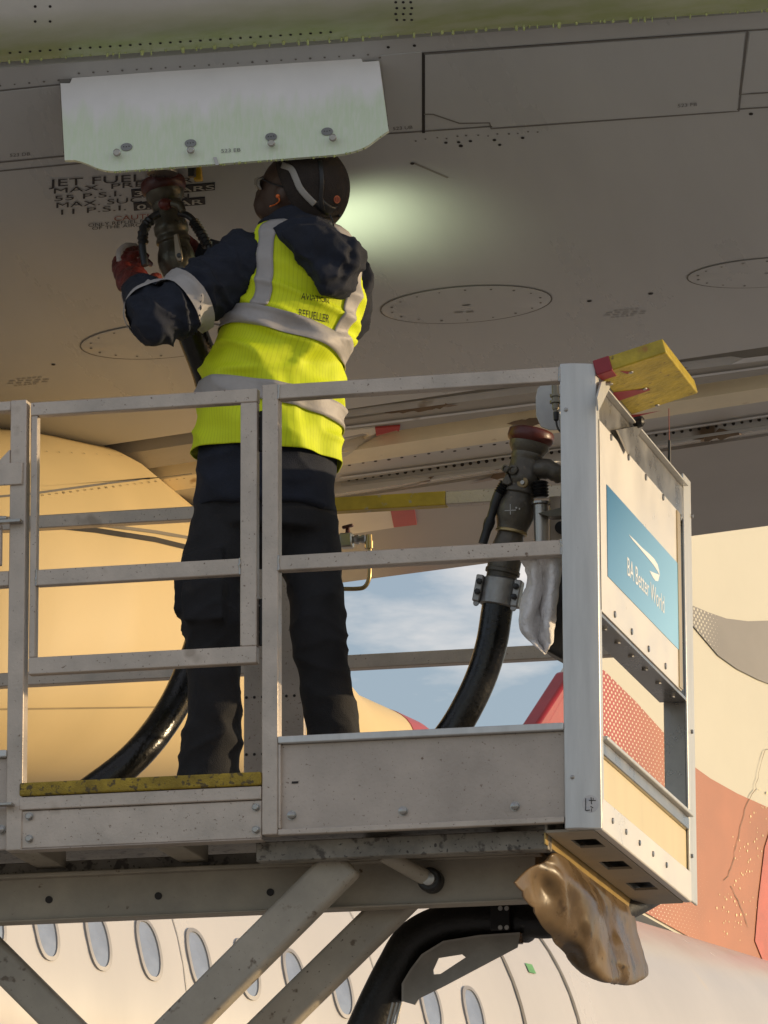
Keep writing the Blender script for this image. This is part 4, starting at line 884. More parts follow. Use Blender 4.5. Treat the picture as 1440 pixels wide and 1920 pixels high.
cdir = (UY(930, 1145, YN)-UY(942, 1080, YN)).normalized(); side = cdir.cross(V((0, -1, 0))).normalized(); cc = UY(937, 1112, YN)
CLMP = M('cast aluminium clamp', (.36, .35, .33), .38, .6, .15, 14, None, .15, 60)
clp = MB().lathe(cc-cdir*.04, cdir, [(0, .048), (.004, .053), (.076, .053), (.08, .048)], 28).build('hose_clamp', CLMP, hoseB, smooth=40)
for sgn in (-1, 1):
    MB().obox(cc+side*.056*sgn+V((0, -.02, 0)), cdir*.039, side*.011, V((0, .02, 0))).build('clamp_ear', CLMP, clp, bevel=.004)
    for k in (-.018, .012): MB().lathe(cc+side*.054*sgn+cdir*k+V((0, -.04, 0)), (0, -1, 0), [(0, .009), (.008, .009), (.010, .005)], 6).build('clamp_bolt', BLACK, clp)
    MB().lathe(cc+side*.055*sgn+cdir*.043+V((0, -.03, 0)), (0, -1, 0), [(0, .009), (.004, .008)], 12).build('clamp_lug', CLMP, clp)
for (x, y, r_) in ((950, 880, .011), (964, 882, .014)): MB().lathe(UY(x, y, YN-.045), (-.2, -1, 0), [(-.02, r_), (.012, r_), (.014, r_*.6), (.010, r_*.5)], 16).build('port_plug', DULLN, hoseB)
MB().lathe(UY(980, 905, YN-.042), (0, -1, 0), [(-.01, .0165), (.004, .0165), (.006, .014)], 20).build('brass_tag', M('tarnished brass', (.30, .22, .11), .4, .5), hoseB); MB().lathe(UY(980, 905, YN-.049), (0, -1, 0), [(0, .006), (.006, .006), (.006, .003)], 12).build('brass_tag_screw', STEEL, hoseB)
mb = MB(); mb.tube(spline([UY(1005, 880, YN), UY(1028, 880, YN-.01), UY(1044, 889, YN-.01), UY(1050, 895, YN)], 4), [.03]*5+[.026]*4+[.022]*4, 14); mb.build('inlet_elbow', DULLN, hoseB, smooth=60)
mb = MB(); mb.prism([UY(952, 886, YN-.05), UY(960, 905, YN-.05), UY(952, 910, YN-.05), UY(940, 906, YN-.05), UY(944, 895, YN-.05)], (0, .02, 0)); mb.build('handle_lug', DULLN, hoseB, bevel=.003)
bellows([UY(948, 905, YN-.03), UY(936, 926, YN-.03)], .019, 'handle_bellows', hoseB, 5)
MB().tube(spline([UY(936, 924, YN-.03), UY(925, 955, YN-.03), UY(916, 985, YN-.03), UY(905, 1020, YN-.03)], 4), [.015]*4+[.012]*3+[.016]*2+[.013]*4, 14).build('handle_grip', BLACK, hoseB, smooth=50)
bellows([UY(1013, 903, YN-.03), UY(1014, 932, YN-.03)], .024, 'handle_bellows', hoseB, 5)
for (x, y, w, h) in ((957, 957, 22, 1.5), (957, 955, 1.5, 20), (968, 952, 3, 3), (974, 954, 2, 3)): MB().obox(UY(x, y, YN-.0545), (w*MP/2, 0, 0), (0, .0012, 0), (0, 0, h*MP/2)).build('paint_scratch', PALE, nb2, smooth=0)
# nozzle holder on the platform
MB().lathe(UY(1015, 1018, YN-.03), (0.0, 0, 1), [(0, .020), (.108, .0215), (.112, .027), (.118, .027), (.118, .020)], 24).build('nozzle_holder', STEEL, lift, smooth=40)
mb = MB(); mb.prism([UY(1009, 962, YN-.07), UY(1050, 952, YN-.07), UY(1052, 918, YN-.07), UY(1056, 918, YN-.07), UY(1056, 966, YN-.07), UY(1030, 968, YN-.07)], (0, .05, 0)); mb.build('holder_bracket', BRONZE, lift)
box('holder_plate', ALU, xx(1030, 1000, .7), xx(1075, 1000, .7), .70, .706, zz(1040, 1040, .7), zz(1040, 930, .7)); MB().lathe(UY(1053, 990, .69), (0, -1, 0), [(0, .018), (.01, .018)], 18).build('holder_knob', BLACK, lift)
# clear guard, proximity sensor and cable
GUARD = M('scratched clear guard', (.62, .62, .60), .25, 0, .08, 14); GUARD.node_tree.nodes['Principled BSDF'].inputs['Transmission Weight'].default_value = .35
gp_ = [(1050, 716), (1020, 718), (1008, 727), (1004, 745), (1005, 780), (1014, 800), (1030, 806), (1050, 806)]
MB().prism([UY(x, y, .34) for x, y in gp_], (0, .006, 0)).build('sensor_guard', GUARD, lift, bevel=.002)
sn = UY(1041, 722, .30); sen = MB().lathe(sn, (.02, 0, -1), [(0, .010), (.028, .010), (.028, .016), (.034, .016), (.034, .011), (.046, .011), (.046, .017), (.052, .017), (.052, .010), (.07, .010), (.07, .007), (.078, .007)], 18).build('proximity_sensor', M('sensor metal', (.22, .19, .14), .35, .7), lift, smooth=40)
MB().lathe(sn+V((.0015, 0, -.078)), (.02, 0, -1), [(0, .008), (.022, .0075), (.026, .004)], 14).build('cable_boot', BLACK, sen); MB().tube(spline([sn+V((.002, 0, -.1)), sn+V((.004, 0, -.118)), sn+V((.014, .0, -.135)), sn+V((.04, .01, -.15))], 4), .003, 8).build('sensor_cable', BLACK, sen)
# drain valve with bent pipe behind the worker
VY = 1.25
val = MB().obox(UY(650, 1014, VY), (.02, 0, 0), (0, .018, 0), (0, 0, .022)).build('drain_valve', M('nickel plated valve', (.5, .47, .4), .28, .85), lift, bevel=.005)
MB().obox(UY(652, 987, VY-.01), (.016, 0, .003), (0, .008, 0), (0, 0, .004)).build('valve_handle', REDRIM, val, bevel=.002)
MB().lathe(UY(652, 1000, VY), (0, 0, 1), [(0, .008), (.016, .006)], 12).build('valve_stem', REDRIM, val)
MB().lathe(UY(662, 1012, VY), (1, 0, 0), [(0, .010), (.01, .014), (.018, .014), (.018, .010), (.026, .010), (.026, .013), (.036, .013)], 6).build('valve_union', STEEL, val)
BRS = M('brass pipe', (.45, .33, .15), .3, .85)
MB().lathe(UY(692, 1003, VY), (0, 0, -1), [(0, .010), (.02, .011), (.02, .013), (.042, .013), (.042, .008)], 14).build('pipe_elbow', BRS, val)
MB().tube(spline([UY(693, 1020, VY), UY(693, 1060, VY), UY(692, 1084, VY), UY(684, 1100, VY), UY(668, 1104, VY), UY(630, 1104, VY), UY(560, 1104, VY)], 6), .0065, 12).build('drain_pipe', BRS, val, smooth=60)
# work lamp on the rear rail that throws the pool of light on the wing
lp = UY(606, 560, 1.02)
lamp = root('work_lamp', lp, 'small work lamp on a stem behind the worker lighting the wing', 'lamp')
tgt = PW(690, 415, 0)[0]; ld = (tgt-lp).normalized()
MB().lathe(lp-ld*.05, ld, [(0, .012), (.02, .022), (.05, .026), (.05, .022), (.045, .02)], 18).build('lamp_housing', BLACK, lamp); MB().tube([lp-ld*.05, lp-ld*.08+V((0, .03, -.08)), V((UY(560, 900, ry0).x, ry0+.02, ZT+.1)), V((UY(560, 900, ry0).x, ry0+.02, ZT))], .008, 8).build('lamp_stem', STEEL, lamp)
spd = bpy.data.lights.new('work_lamp_light', 'SPOT'); spd.energy = 4.4; spd.spot_size = R(95); spd.spot_blend = 1.0; spd.shadow_soft_size = .03; spd.color = (.86, 1.0, .62)
spo = bpy.data.objects.new('work_lamp_light', spd); col.objects.link(spo); spo.parent = lamp; spo.location = ld*.02; spo.rotation_euler = (-ld).to_track_quat('Z', 'Y').to_euler()
# rag hung on the mid rail, rubber bag behind it
RAG = M('dirty white towel', (.80, .77, .75), 1.0, 0, .10, 16, [(12, .72, (.5, .42, .34))], .6, 120)
rg = [[(976, 1050, .05), (1000, 1046, .02), (1022, 1045, .05), (1040, 1043, .03), (1056, 1042, .06)],
      [(984, 1066, .08), (1000, 1066, .01), (1020, 1070, .10), (1038, 1068, .02), (1053, 1064, .08)],
      [(990, 1092, .12), (1002, 1098, .02), (1020, 1108, .14), (1036, 1100, .02), (1049, 1092, .10)],
      [(978, 1134, .14), (994, 1142, .02), (1012, 1150, .15), (1030, 1144, .02), (1044, 1134, .12)],
      [(974, 1168, .12), (990, 1178, .02), (1010, 1190, .15), (1028, 1182, .03), (1042, 1166, .12)],
      [(984, 1192, .10), (998, 1206, .03), (1016, 1214, .12), (1028, 1206, .05), (1039, 1188, .10)],
      [(1010, 1212, .08), (1016, 1222, .06), (1021, 1227, .08), (1026, 1218, .07), (1034, 1200, .09)]]
rag = root('rag', UY(1010, 1220, .1), 'dirty white rag hanging beside the corner post below the stowed nozzle', 'rag')
mb = MB(); g_ = dense([[UY(x, y, .08+(Y-.08)*.5) for x, y, Y in r_] for r_ in rg], 8)
for r_ in g_:
    for p in r_: p.y += .016*(ridged(p, V((.95, 0, .3)), 6, 18)-.4)+.009*noise.noise(p*38)+.005*noise.noise(p*85); p.x += .006*noise.noise(p*22)
mb.grid(g_); ro = mb.build('cloth', RAG, rag, smooth=180)
md = ro.modifiers.new('t', 'SOLIDIFY'); md.thickness = .003
bag = MB().prism([UY(x, y, .2) for x, y in ((1010, 1062), (1062, 1058), (1062, 1235), (1048, 1232), (1012, 1212), (1000, 1190), (998, 1130))], (0, .16, 0)).build('rubber_pouch', RUBBER, lift, bevel=.02, seg=3)

# ---------------------------------------------------------------- the refuelling worker
SKINM = M('dark skin', (.075, .042, .028), .5, 0, .1, 10); NAVY = M('navy work jacket cloth', (.012, .016, .030), .85, 0, .2, 12, None, .3, 320)
TROU = M('black work trouser cloth', (.019, .019, .022), .85, 0, .2, 10, [(9, .68, (.024, .022, .022))], .3, 300); CAPM = M('brown black cap cloth', (.036, .027, .022), 1.0, 0, .2, 20, None, .3, 250)
GLOV = M('red coated glove', (.15, .020, .014), .42, 0, .3, 22, [(40, .68, (.05, .01, .008))], .3, 70); PALEG = M('pale glove lining', (.42, .36, .32), .85, 0, .1, 20)
REFL = M('silver reflective tape', (.42, .395, .38), .6, .1, .08, 16, None, .12, 60)
VEST = bpy.data.materials.new('hi vis yellow vest'); VEST.use_nodes = True; t = VEST.node_tree; b = t.nodes['Principled BSDF']; b.inputs['Roughness'].default_value = .7; n = t.nodes.new; l = t.links.new
uvn = n('ShaderNodeUVMap'); mpn = n('ShaderNodeMapping'); mpn.inputs['Scale'].default_value = (1, 1, 1); l(uvn.outputs[0], mpn.inputs[0])
wv = n('ShaderNodeTexWave'); wv.wave_type = 'BANDS'; wv.bands_direction = 'X'; wv.inputs['Scale'].default_value = 26; wv.inputs['Distortion'].default_value = .15; l(mpn.outputs[0], wv.inputs['Vector'])
rp = n('ShaderNodeValToRGB'); rp.color_ramp.elements[0].position = .0; rp.color_ramp.elements[1].position = .16; rp.color_ramp.elements[0].color = (.58, .68, .007, 1); rp.color_ramp.elements[1].color = (.68, .79, .008, 1)
l(wv.outputs['Fac'], rp.inputs['Fac']); l(rp.outputs[0], b.inputs['Base Color'])
nb_ = n('ShaderNodeTexNoise'); nb_.inputs['Scale'].default_value = 22; tcn = n('ShaderNodeTexCoord'); l(tcn.outputs['Object'], nb_.inputs['Vector']); bp = n('ShaderNodeBump'); bp.inputs['Strength'].default_value = .25; bp.inputs['Distance'].default_value = .01; l(nb_.outputs['Fac'], bp.inputs['Height']); l(bp.outputs[0], b.inputs['Normal'])
man = root('person', (UY(500, 1300, .5).x, .5, FLOOR), 'person in yellow reflective vest, navy jacket and dark cap raising a fuel nozzle', 'person')
BN = V((.51, -.86, 0)).normalized(); RT = V((.86, .51, 0)).normalized()
RING = [(405, 563, .070, .072), (425, 562, .10, .088), (440, 561, .148, .105), (455, 561, .170, .115), (480, 560, .183, .125), (520, 560, .190, .137), (570, 556, .190, .147), (600, 548, .188, .15), (660, 526, .195, .153), (720, 510, .203, .155), (790, 503, .210, .158), (855, 501, .216, .160), (965, 496, .222, .163), (1010, 496, .21, .16)]
MY = .60
def TS(th, v, off=0.0):
    cx, a, b_ = lerp_table(RING, v); c = UY(cx, v, MY); a += off; b_ += off
    co, si = math.cos(th), math.sin(th); e = .86
    return c+BN*b_*math.copysign(abs(co)**e, co)+RT*a*math.copysign(abs(si)**e, si)
def fold(p, amp, sc_=(9, 9, 22)):
    return amp*noise.noise(V((p.x*sc_[0], p.y*sc_[1], p.z*sc_[2])))+amp*.5*noise.noise(V((p.x*sc_[0]*2.3+5, p.y*sc_[1]*2.3, p.z*sc_[2]*1.7)))
J = lambda x, y, Y: UY(x, y, Y+.12)
# joints: near (left) arm and far (right) arm
LS, LE, LW = J(462, 492, .40), J(298, 598, .22), J(262, 545, .47)
RS_, RE, RW = J(640, 515, .58), J(640, 600, .84), J(372, 478, .83)
LH, LK, LA = J(425, 985, .43), J(398, 1180, .38), J(394, 1460, .44)
RH, RK, RA = J(572, 985, .55), J(597, 1180, .50), J(632, 1440, .56)
HC = J(553, 360, .46)
hf = (-cr*.82-cd*.40+fw*.40).normalized(); hu = (-cd-hf*(-cd).dot(hf)).normalized(); hs = hf.cross(hu).normalized()
if hs.dot(fw) > 0: hs = -hs
# continuous body
bm1 = MB()
bm1.grid([[TS(2*math.pi*j/28, v, -.045) for j in range(28)] for v in range(410, 1010, 30)], True)
bm1.add([TS(2*math.pi*j/28, 410, -.045) for j in range(28)], [tuple(range(28))]); bm1.add([TS(2*math.pi*j/28, 980, -.045) for j in range(28)], [tuple(range(28))])
bm1.ball(J(561, 432, .48), .075); bm1.ball(J(558, 402, .47), .066); bm1.tube([J(562, 440, .49), J(560, 400, .475), HC], [.062, .058, .06], 16)
bm1.ball(HC, .108, .084, .120, hf, hs, hu, 28, 18); bm1.ball(HC+hf*.052-hu*.065, .058, .054, .052, hf, hs, hu)
bm1.ball(HC+hf*.110-hu*.012, .016, .013, .022, hf, hs, hu); bm1.ball(HC+hf*.102-hu*.048, .014, .022, .012, hf, hs, hu)
bm1.ball(HC+hs*.086-hf*.004-hu*.008, .019, .010, .030, hf, hs, hu); bm1.ball(HC-hs*.086-hf*.004-hu*.008, .019, .010, .030, hf, hs, hu)
for a_, b_, c_ in ((LS, LE, LW), (RS_, RE, RW)): bm1.tube([a_, a_.lerp(b_, .5), b_], [.06, .052, .042], 14); bm1.tube([b_, b_.lerp(c_, .4), c_], [.043, .040, .028], 14)
for a_, b_, c_ in ((LH, LK, LA), (RH, RK, RA)): bm1.tube([a_, a_.lerp(b_, .5), b_], [.085, .07, .055], 16); bm1.tube([b_, b_.lerp(c_, .35), c_], [.054, .055, .038], 16)
bodym = baked('body', bm1, .009, 3); body = link('body', shift(bodym, man), SKINM, man, smooth=180)
# jacket
jk = MB()
jk.grid([[TS(2*math.pi*j/40, v, -.016) for j in range(40)] for v in [408, 415, 425, 435, 445]+list(range(460, 970, 20))], True)
jk.add([TS(2*math.pi*j/40, 408, -.016) for j in range(40)], [tuple(range(40))]); jk.add([TS(2*math.pi*j/40, 960, -.016) for j in range(40)], [tuple(range(40))])
jk.tube([LS+V((.05, .02, .0)), LS, LS.lerp(LE, .35), LS.lerp(LE, .7), LE], [.085, .096, .090, .082, .076], 22); jk.ball(LE, .076, .076, .075); jk.tube([LE, LE.lerp(LW, .5), LW], [.080, .072, .058], 22)
jk.tube([RS_, RS_.lerp(RE, .5), RE], [.095, .092, .085], 20); jk.ball(RE, .085); jk.tube([RE, RE.lerp(RW, .5), RW], [.083, .072, .058], 20)
jk.lathe(J(558, 448, .48), J(536, 388, .46)-J(558, 448, .48), [(0, .125), (.03, .116), (.06, .106), (.085, .098), (.092, .090), (.092, .075), (.04, .07)], 28)   # collar
hood = [(505, 425), (540, 405), (590, 404), (624, 424), (655, 436), (674, 456), (672, 480), (660, 512), (643, 542), (622, 550), (604, 542), (582, 515), (550, 474), (520, 446)]
jk.prism([J(x, y, .315+.02*ss(560, 660, x)) for x, y in hood], (0, .10, 0))
jk.prism([J(590+(x-590)*.75, 465+(y-465)*.75, .285+.02*ss(560, 660, x)) for x, y in hood], (0, .06, 0))
fdir_l = (LE-LS).normalized()
crs = V((.35, 0, .94)).normalized()
def jfold(p, n_):
    hd = ss(.16, .07, (p-J(632, 490, .34)).length); arm = ss(.34, .10, (p-LS.lerp(LE, .55)).length)+ss(.2, .05, (p-LE).length)*.4
    d = fold(p, .005, (10, 10, 14))+.009*(ridged(p, V((0, 0, 1)), 5, 14)-.4)
    d += arm*.019*(ridged(p+V((3, 1, 2)), fdir_l, 7, 20)-.45)+arm*.006*(ridged(p+V((7, 1, 2)), crs, 10, 26)-.4)
    d += hd*.012*noise.noise(p*15)+hd*.012*(ridged(p, V((.6, 0, .8)), 14, 24)-.4)
    return p+n_*d
jm = baked('jacket', jk, .0085, 5, jfold); jmv = BVHTree.FromPolygons([tuple(v.co) for v in jm.vertices], [tuple(p.vertices) for p in jm.polygons])
jacket = link('jacket', shift(jm, man), NAVY, man, smooth=180)
def arm_band(a, b, t0, w, name):
    d = (b-a).normalized(); c0 = a.lerp(b, t0); u = d.orthogonal().normalized(); v_ = d.cross(u); mb = MB(); rows = []
    for i in range(7):
        c_ = c0+d*w*(i/6-.5); row = []
        for j in range(44):
            q = u*math.cos(2*math.pi*j/44)+v_*math.sin(2*math.pi*j/44); h = jmv.ray_cast(c_+q*.2, -q, .2)
            ok = h[0] and (h[0]-c_).length < .118
            row.append((h[0] if ok else c_+q*.100)+q*.0075)
        ds = [(q_-c_).length for q_ in row]; row = [c_+(row[j]-c_).normalized()*max(sum(ds[(j+k) % 44] for k in range(-4, 5))/9+.001, ds[j]-.003) for j in range(44)]
        rows.append(row)
    mb.grid(rows, True); return mb.build(name, REFL, jacket, smooth=180)
arm_band(LS, LE, .70, .055, 'sleeve_band'); arm_band(LE, LW, .30, .05, 'sleeve_band')
# trousers
tr = MB(); tr.grid([[TS(2*math.pi*j/32, v, -.03) for j in range(32)] for v in (915, 940, 970, 1000)], True)
tr.add([TS(2*math.pi*j/32, 915, -.03) for j in range(32)], [tuple(range(32))]); tr.add([TS(2*math.pi*j/32, 1000, -.03) for j in range(32)], [tuple(range(32))])
tr.tube(spline([LH+V((.02, 0, .06)), LH, J(398, 1090, .40), LK, J(402, 1300, .40), J(396, 1390, .42), LA], 4), [.10]*4+[.098]*4+[.088]*5+[.080]*3+[.078]*3+[.086]*3+[.088]*3, 24)
tr.tube(spline([RH+V((-.02, 0, .06)), RH, J(588, 1090, .53), RK, J(612, 1290, .52), J(625, 1370, .54), RA], 4), [.10]*4+[.092]*4+[.080]*5+[.077]*3+[.078]*3+[.080]*3+[.082]*3, 24)
pv = J(383, 1128, .30); tr.obox(pv, (.062, 0, 0), (0, .022, 0), (.0, 0, .060)); tr.obox(J(345, 1120, .38), (.018, 0, 0), (0, .05, 0), (0, 0, .055)); tr.obox(J(383, 1048, .315), (.06, 0, .008), (0, .012, 0), (0, 0, .028)); tr.ball(J(500, 1020, .5), .10, .1, .07)
def tfold(p, n_):
    z = p.z-FLOOR; low = ss(.40, .14, z); kn = ss(.22, .05, abs(z-.52)); sd = 1 if p.x > J(500, 1100, .5).x else -1
    d = fold(p, .005, (9, 9, 12))+.007*(ridged(p, V((0, 0, 1)), 4, 9)-.4)
    d += (low*.011+kn*.007)*(ridged(p+V((1, 4, 2)), V((.35*sd, .1, .93)).normalized(), 6, 17)-.42)
    return p+n_*d
tm = baked('trousers', tr, .0085, 4, tfold); link('trousers', shift(tm, man), TROU, man, smooth=180)
for a_ in (LA, RA):
    bt_ = MB(); g_ = V((a_.x, a_.y, FLOOR)); fd = -BN
    bt_.tube([a_+V((0, 0, .06)), V((a_.x, a_.y, FLOOR+.06))], [.062, .058], 16); bt_.ball(g_+fd*.06+V((0, 0, .05)), .15, .055, .052, fd, RT, (0, 0, 1)); bt_.ball(g_+fd*.13+V((0, 0, .045)), .075, .05, .045, fd, RT, (0, 0, 1)); bt_.obox(g_+fd*.06+V((0, 0, .012)), fd*.14, RT*.045, V((0, 0, .012)))
    link('boot', shift(baked('boot', bt_, .01, 3), man), BLACK, man, smooth=180)
# vest
NTH, VS = 150, [428+i*(866-428)/110 for i in range(111)]
def vdisp(th, v):
    p = TS(th, v, .004); d = fold(p, .008, (7, 7, 12))+.022*(ridged(p, V((.25, 0, .97)), 4, 13)-.42)*(.45+.55*ss(520, 660, v)*ss(800, 720, v))+.014*(ridged(p+V((4, 2, 1)), RT, 3, 10)-.4)*ss(680, 800, v)
    d += .006*math.sin(v*.085+2.2*math.sin(th*1.3)+3*noise.noise(p*5))*ss(600, 660, v)*ss(760, 690, v)
    d += .006*math.sin(th*7+noise.noise(p*4)*3)*ss(760, 850, v)
    return d
def VP(th, v, off=0): return TS(th, v, .004+vdisp(th, v)+off)
def hemv(th): return 862+9*math.sin(th)
def armhole(th, v):
    best = 9
    for sgn in (-1, 1):
        a = (th-sgn*R(97)); a = (a+math.pi) % (2*math.pi)-math.pi
        best = min(best, math.hypot(a/R(43), (v-508)/92))
    return best
mb = MB(); rows = []; keep = []
for i, v in enumerate(VS):
    rows.append([]); keep.append([])
    for j in range(NTH):
        th = -math.pi+2*math.pi*j/NTH; vv = 428+(v-428)*(hemv(th)-428)/(866-428); k = armhole(th, vv)
        rows[-1].append(VP(th, vv)); keep[-1].append(k)
mb.grid(rows, True); fs = []; uvs = {}
for f in mb.f:
    if all(keep[q//NTH][q % NTH] > 1 for q in f): fs.append(f)
mb.f = fs; vest = mb.build('vest', VEST, man, smooth=180, solid=.003)
uv = vest.data.uv_layers.new(name='UVMap')
for p_ in vest.data.polygons:
    js = [vest.data.loops[li].vertex_index % NTH for li in p_.loop_indices]; wrap = max(js)-min(js) > NTH/2
    for li, jj in zip(p_.loop_indices, js):
        if wrap and jj < NTH/2: jj += NTH
        uv.data[li].uv = (jj/NTH*1.2, (vest.data.loops[li].vertex_index//NTH)/111*.62)
bmv = bmesh.new(); bmv.from_mesh(vest.data)
lo = [v for v in bmv.verts if not v.link_faces]; bmesh.ops.delete(bmv, geom=lo, context='VERTS')
for _ in range(3): bmesh.ops.smooth_vert(bmv, verts=[v for v in bmv.verts if v.is_boundary], factor=.4, use_axis_x=True, use_axis_y=True, use_axis_z=True)
bmv.to_mesh(vest.data); bmv.free()
def vband(fc, h, th0, th1, name, n=120):
    mb = MB(); mb.grid([[VP(th0+(th1-th0)*j/n, fc(th0+(th1-th0)*j/n)+h*(i/6-.5), .0085) for j in range(n+1)] for i in range(7)]); return mb.build(name, REFL, vest, smooth=180, solid=.002)
b1f = lambda th: 638+34*math.sin(th); b2f = lambda th: 764+24*math.sin(th)
vband(b1f, 36, -math.pi, math.pi, 'reflective_band'); vband(b2f, 36, -math.pi, math.pi, 'reflective_band')
for sg in (-1, 1):
    mb = MB(); rows = []
    for i in range(41):
        v = 430+(b1f(R(40*sg))-16-430)*i/40; w = R(9) if v > 470 else R(9)+R(6)*(470-v)/40
        rows.append([VP(R(40)*sg+w*(k/3-1), v, .006) for k in range(7)])
    mb.grid(rows); mb.build('reflective_strip', REFL, vest, smooth=180, solid=.002)
vb = BVHTree.FromPolygons([tuple(v.co+ORG[man.name]) for v in vest.data.vertices], [tuple(p.vertices) for p in vest.data.polygons])
def onvest(p):
    h = vb.ray_cast(p+BN*.3, -BN, 1.0); return h[0]+BN*.005 if h[0] else p
PR = M('dark vest print', (.03, .035, .02), .7)
for bt_, (x, y), w in (('AVIATION', (603, 555), .085), ('REFUELLER', (602, 586), .095)):
    o = J(x, y, .3); tl = (RT*1.0+V((0, 0, -.10))).normalized(); text('vest_lettering', bt_, o-tl*w/2, tl, (0, 0, 1), BN, .018 if bt_ != 'REFUELLER' else .021, PR, vest, width=w, fn=onvest, lift=0)
# cap, strap, ear plug, glasses
cp = MB(); cc_ = HC+hu*.024-hf*.032; rows = []
for i in range(25):
    ph = math.pi*i/24*.56
    rows.append([cc_+(hu*.78-hf*.62).normalized()*.124*math.cos(ph)+((hf*.78+hu*.62).normalized()*.126*math.cos(2*math.pi*j/44)+hs*.098*math.sin(2*math.pi*j/44))*max(math.sin(ph), .004)*(1+.012*math.sin(2*math.pi*j/44*8)*math.sin(ph)) for j in range(44)])
cp.grid(rows, True); capo = cp.build('cap', CAPM, man, smooth=180, solid=.006)
hb_v = BVHTree.FromPolygons([tuple(p) for p in cp.v], cp.f); hb_b = BVHTree.FromPolygons([tuple(v.co+ORG[man.name]) for v in bodym.vertices], [tuple(p.vertices) for p in bodym.polygons])
def onhead(x, y, off):
    q = ray(x, y).normalized(); hs_ = [h for h in (hb_v.ray_cast(CAM, q), hb_b.ray_cast(CAM, q)) if h[0]]
    if not hs_: return J(x, y, .42)
    h = min(hs_, key=lambda a: a[3]); return h[0]-q*off
def ribbon(pts, w, name, mat, off, parent=capo):
    pp = spline([V((x, y, 0)) for x, y in pts], 6); mb = MB(); rows = []
    for i, p in enumerate(pp):
        t_ = (pp[min(i+1, len(pp)-1)]-pp[max(i-1, 0)]).normalized(); s_ = V((-t_.y, t_.x, 0))*w/2; ww = w
        rows.append([onhead(p.x+s_.x*k, p.y+s_.y*k, off) for k in (-1, -.5, 0, .5, 1)])
    mb.grid(rows); return mb.build(name, mat, parent, smooth=180, solid=.003)
ribbon([(528, 309), (545, 316), (554, 334), (562, 352), (575, 368), (590, 383)], 12, 'head_torch_strap', M('grey elastic strap', (.34, .32, .29), .8), .011)
ribbon([(600, 300), (603, 320), (604, 345), (602, 372), (606, 395)], 8, 'cap_panel_band', BLACK, .0095)
ribbon([(596, 378), (612, 392), (628, 398), (636, 396)], 20, 'cap_rear_tab', BLACK, .0095)
LOGO = M('orange red badge', (.62, .16, .05), .45)
c_ = onhead(632, 374, .013); q = -ray(632, 374).normalized(); a_ = q.orthogonal().normalized(); b_ = q.cross(a_)
bd = MB().add([c_+(cr*.9+fw*.25)*.0105*math.cos(2*math.pi*j/18)+cd*.0115*math.sin(2*math.pi*j/18) for j in range(18)], [tuple(range(18))]).build('cap_badge', LOGO, capo, smooth=0)
mb = MB()
for k in range(3): p = c_-ray(632, 374).normalized()*.0015+(cr*.9+fw*.25)*(k-1)*.006; mb.obox(p, (cr*.9+fw*.25)*.0014, cd*(.006 if k != 1 else .0085), fw*.0004)
mb.build('badge_mark', M('badge dark red', (.2, .02, .015), .5), bd, kind='stuff')
ORG_ = M('orange ear plug', (.75, .16, .03), .5); ep = onhead(521, 368, .002); MB().ball(ep, .0065).build('ear_plug', ORG_, man, smooth=180)
MB().tube(spline([ep, onhead(524, 376, .005), onhead(517, 383, .006), J(506, 387, .36)], 5), .0022, 8).build('ear_plug_cord', ORG_, man, smooth=180)
GL = M('clear eyewear lens', (.55, .52, .47), .08, 0, .1); GL.node_tree.nodes['Principled BSDF'].inputs['Transmission Weight'].default_value = .5
gc = J(484, 346, .42); mb = MB(); mb.grid([[J(x+dx, y+dy, .40+.05*k) for k, (dx, dy) in enumerate(((0, 0), (-6, -1), (-9, -2)))] for x, y in ((493, 333), (486, 337), (485, 347), (489, 356))]); mb.build('safety_glasses', GL, man, smooth=180, solid=.003)
MB().tube([J(492, 336, .40), onhead(512, 345, .004), onhead(530, 350, .006)], .0025, 8).build('glasses_arm', BLACK, man)
MB().tube(spline([J(619, 404, .40), J(624, 415, .395), J(626, 430, .385)], 4), .0028, 8).build('neck_cord', BLACK, man, smooth=180)
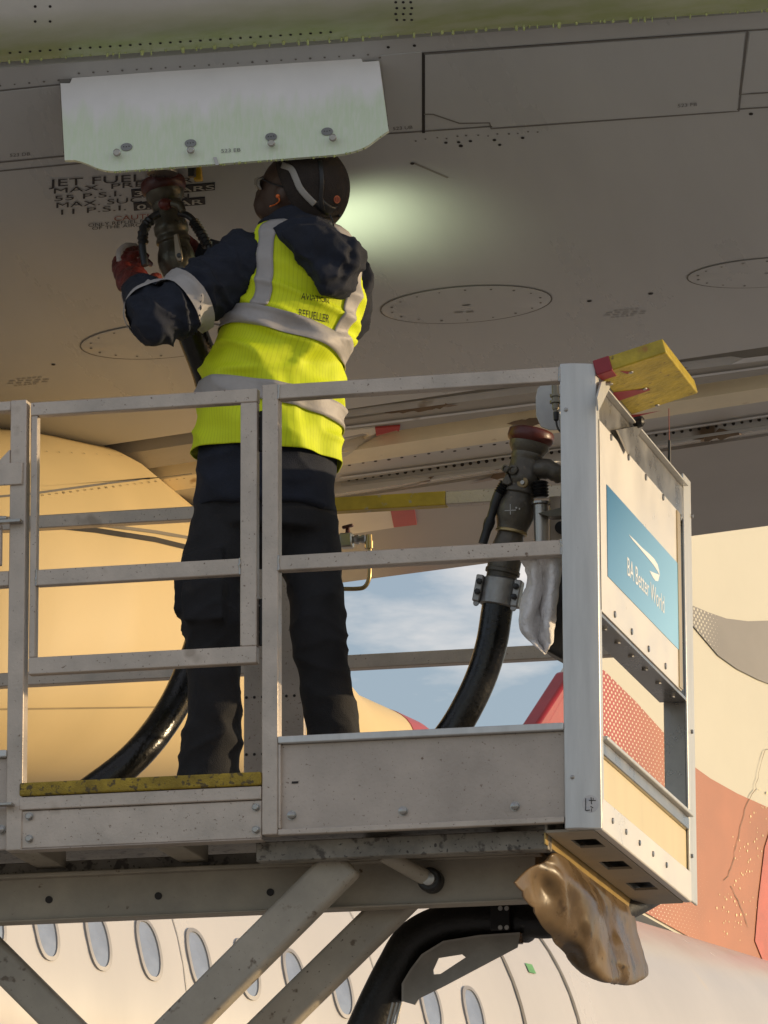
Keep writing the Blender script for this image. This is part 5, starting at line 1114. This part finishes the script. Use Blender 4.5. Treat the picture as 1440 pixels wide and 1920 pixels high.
# gloves with five separate fingers
def glove(parts, fingers, name):
    mb = MB()
    for p, q, r1_, r2_ in parts: mb.tube([p, p.lerp(q, .5), q], [r1_, (r1_+r2_)/2*1.06, r2_], 16); mb.ball(q, r2_); mb.ball(p, r1_)
    for f_, r_ in fingers:
        pts = spline(f_, 4); k = len(pts); mb.tube(pts, [r_*(1-.22*i/k) for i in range(k)], 10); mb.ball(pts[-1], r_*.78, n=10, m=8)
    return link(name, shift(baked(name, mb, .0042, 2, lambda p, n_: p+n_*(.0022*noise.noise(p*70)+.002*noise.noise(p*35))), man), GLOV, man, smooth=180)
g1 = glove([(J(262, 560, .44), J(250, 525, .53), .040, .042), (J(236, 530, .52), J(232, 505, .56), .030, .028), (J(264, 530, .53), J(252, 506, .58), .030, .026)],
      [([J(222, 520, .54), J(217, 496, .58), J(226, 478, .64), J(246, 474, .70)], .0135), ([J(232, 510, .56), J(230, 484, .60), J(242, 468, .66), J(262, 468, .71)], .014),
       ([J(244, 505, .57), J(246, 482, .61), J(258, 476, .66), J(274, 480, .70)], .0135), ([J(258, 508, .58), J(262, 490, .62), J(272, 488, .66), J(282, 496, .70)], .0115),
       ([J(270, 535, .50), J(284, 526, .52), J(292, 518, .57), J(298, 522, .61)], .0145)], 'glove')
mb = MB(); mb.tube(spline([J(224, 492, .575), J(226, 474, .615), J(238, 463, .655), J(252, 463, .695)], 4), [.010]*3+[.0135]*6+[.012]*4, 12); mb.ball(J(252, 463, .695), .012, n=10, m=8); mb.build('glove_finger_lining', PALEG, g1, smooth=180)
mb = MB(); mb.tube([J(262, 566, .43), J(256, 550, .465)], [.048, .046], 20); mb.build('glove_cuff', PALEG, g1, smooth=180)
mb = MB(); mb.prism([J(262, 462, .66), J(268, 455, .66), J(267, 480, .66), J(262, 497, .66), J(256, 494, .66)], (0, .012, 0)); mb.build('glove_tab', PALEG, g1, bevel=.003)
glove([(J(385, 488, .83), J(362, 478, .83), .038, .038)], [([J(355, 470+k*9, .81-.0*k), J(340, 466+k*9, .79), J(328, 468+k*9, .80), J(325, 472+k*9, .83)], .0125) for k in range(4)]+[([J(365, 460, .82), J(352, 448, .81), J(342, 446, .80)], .014)], 'glove')
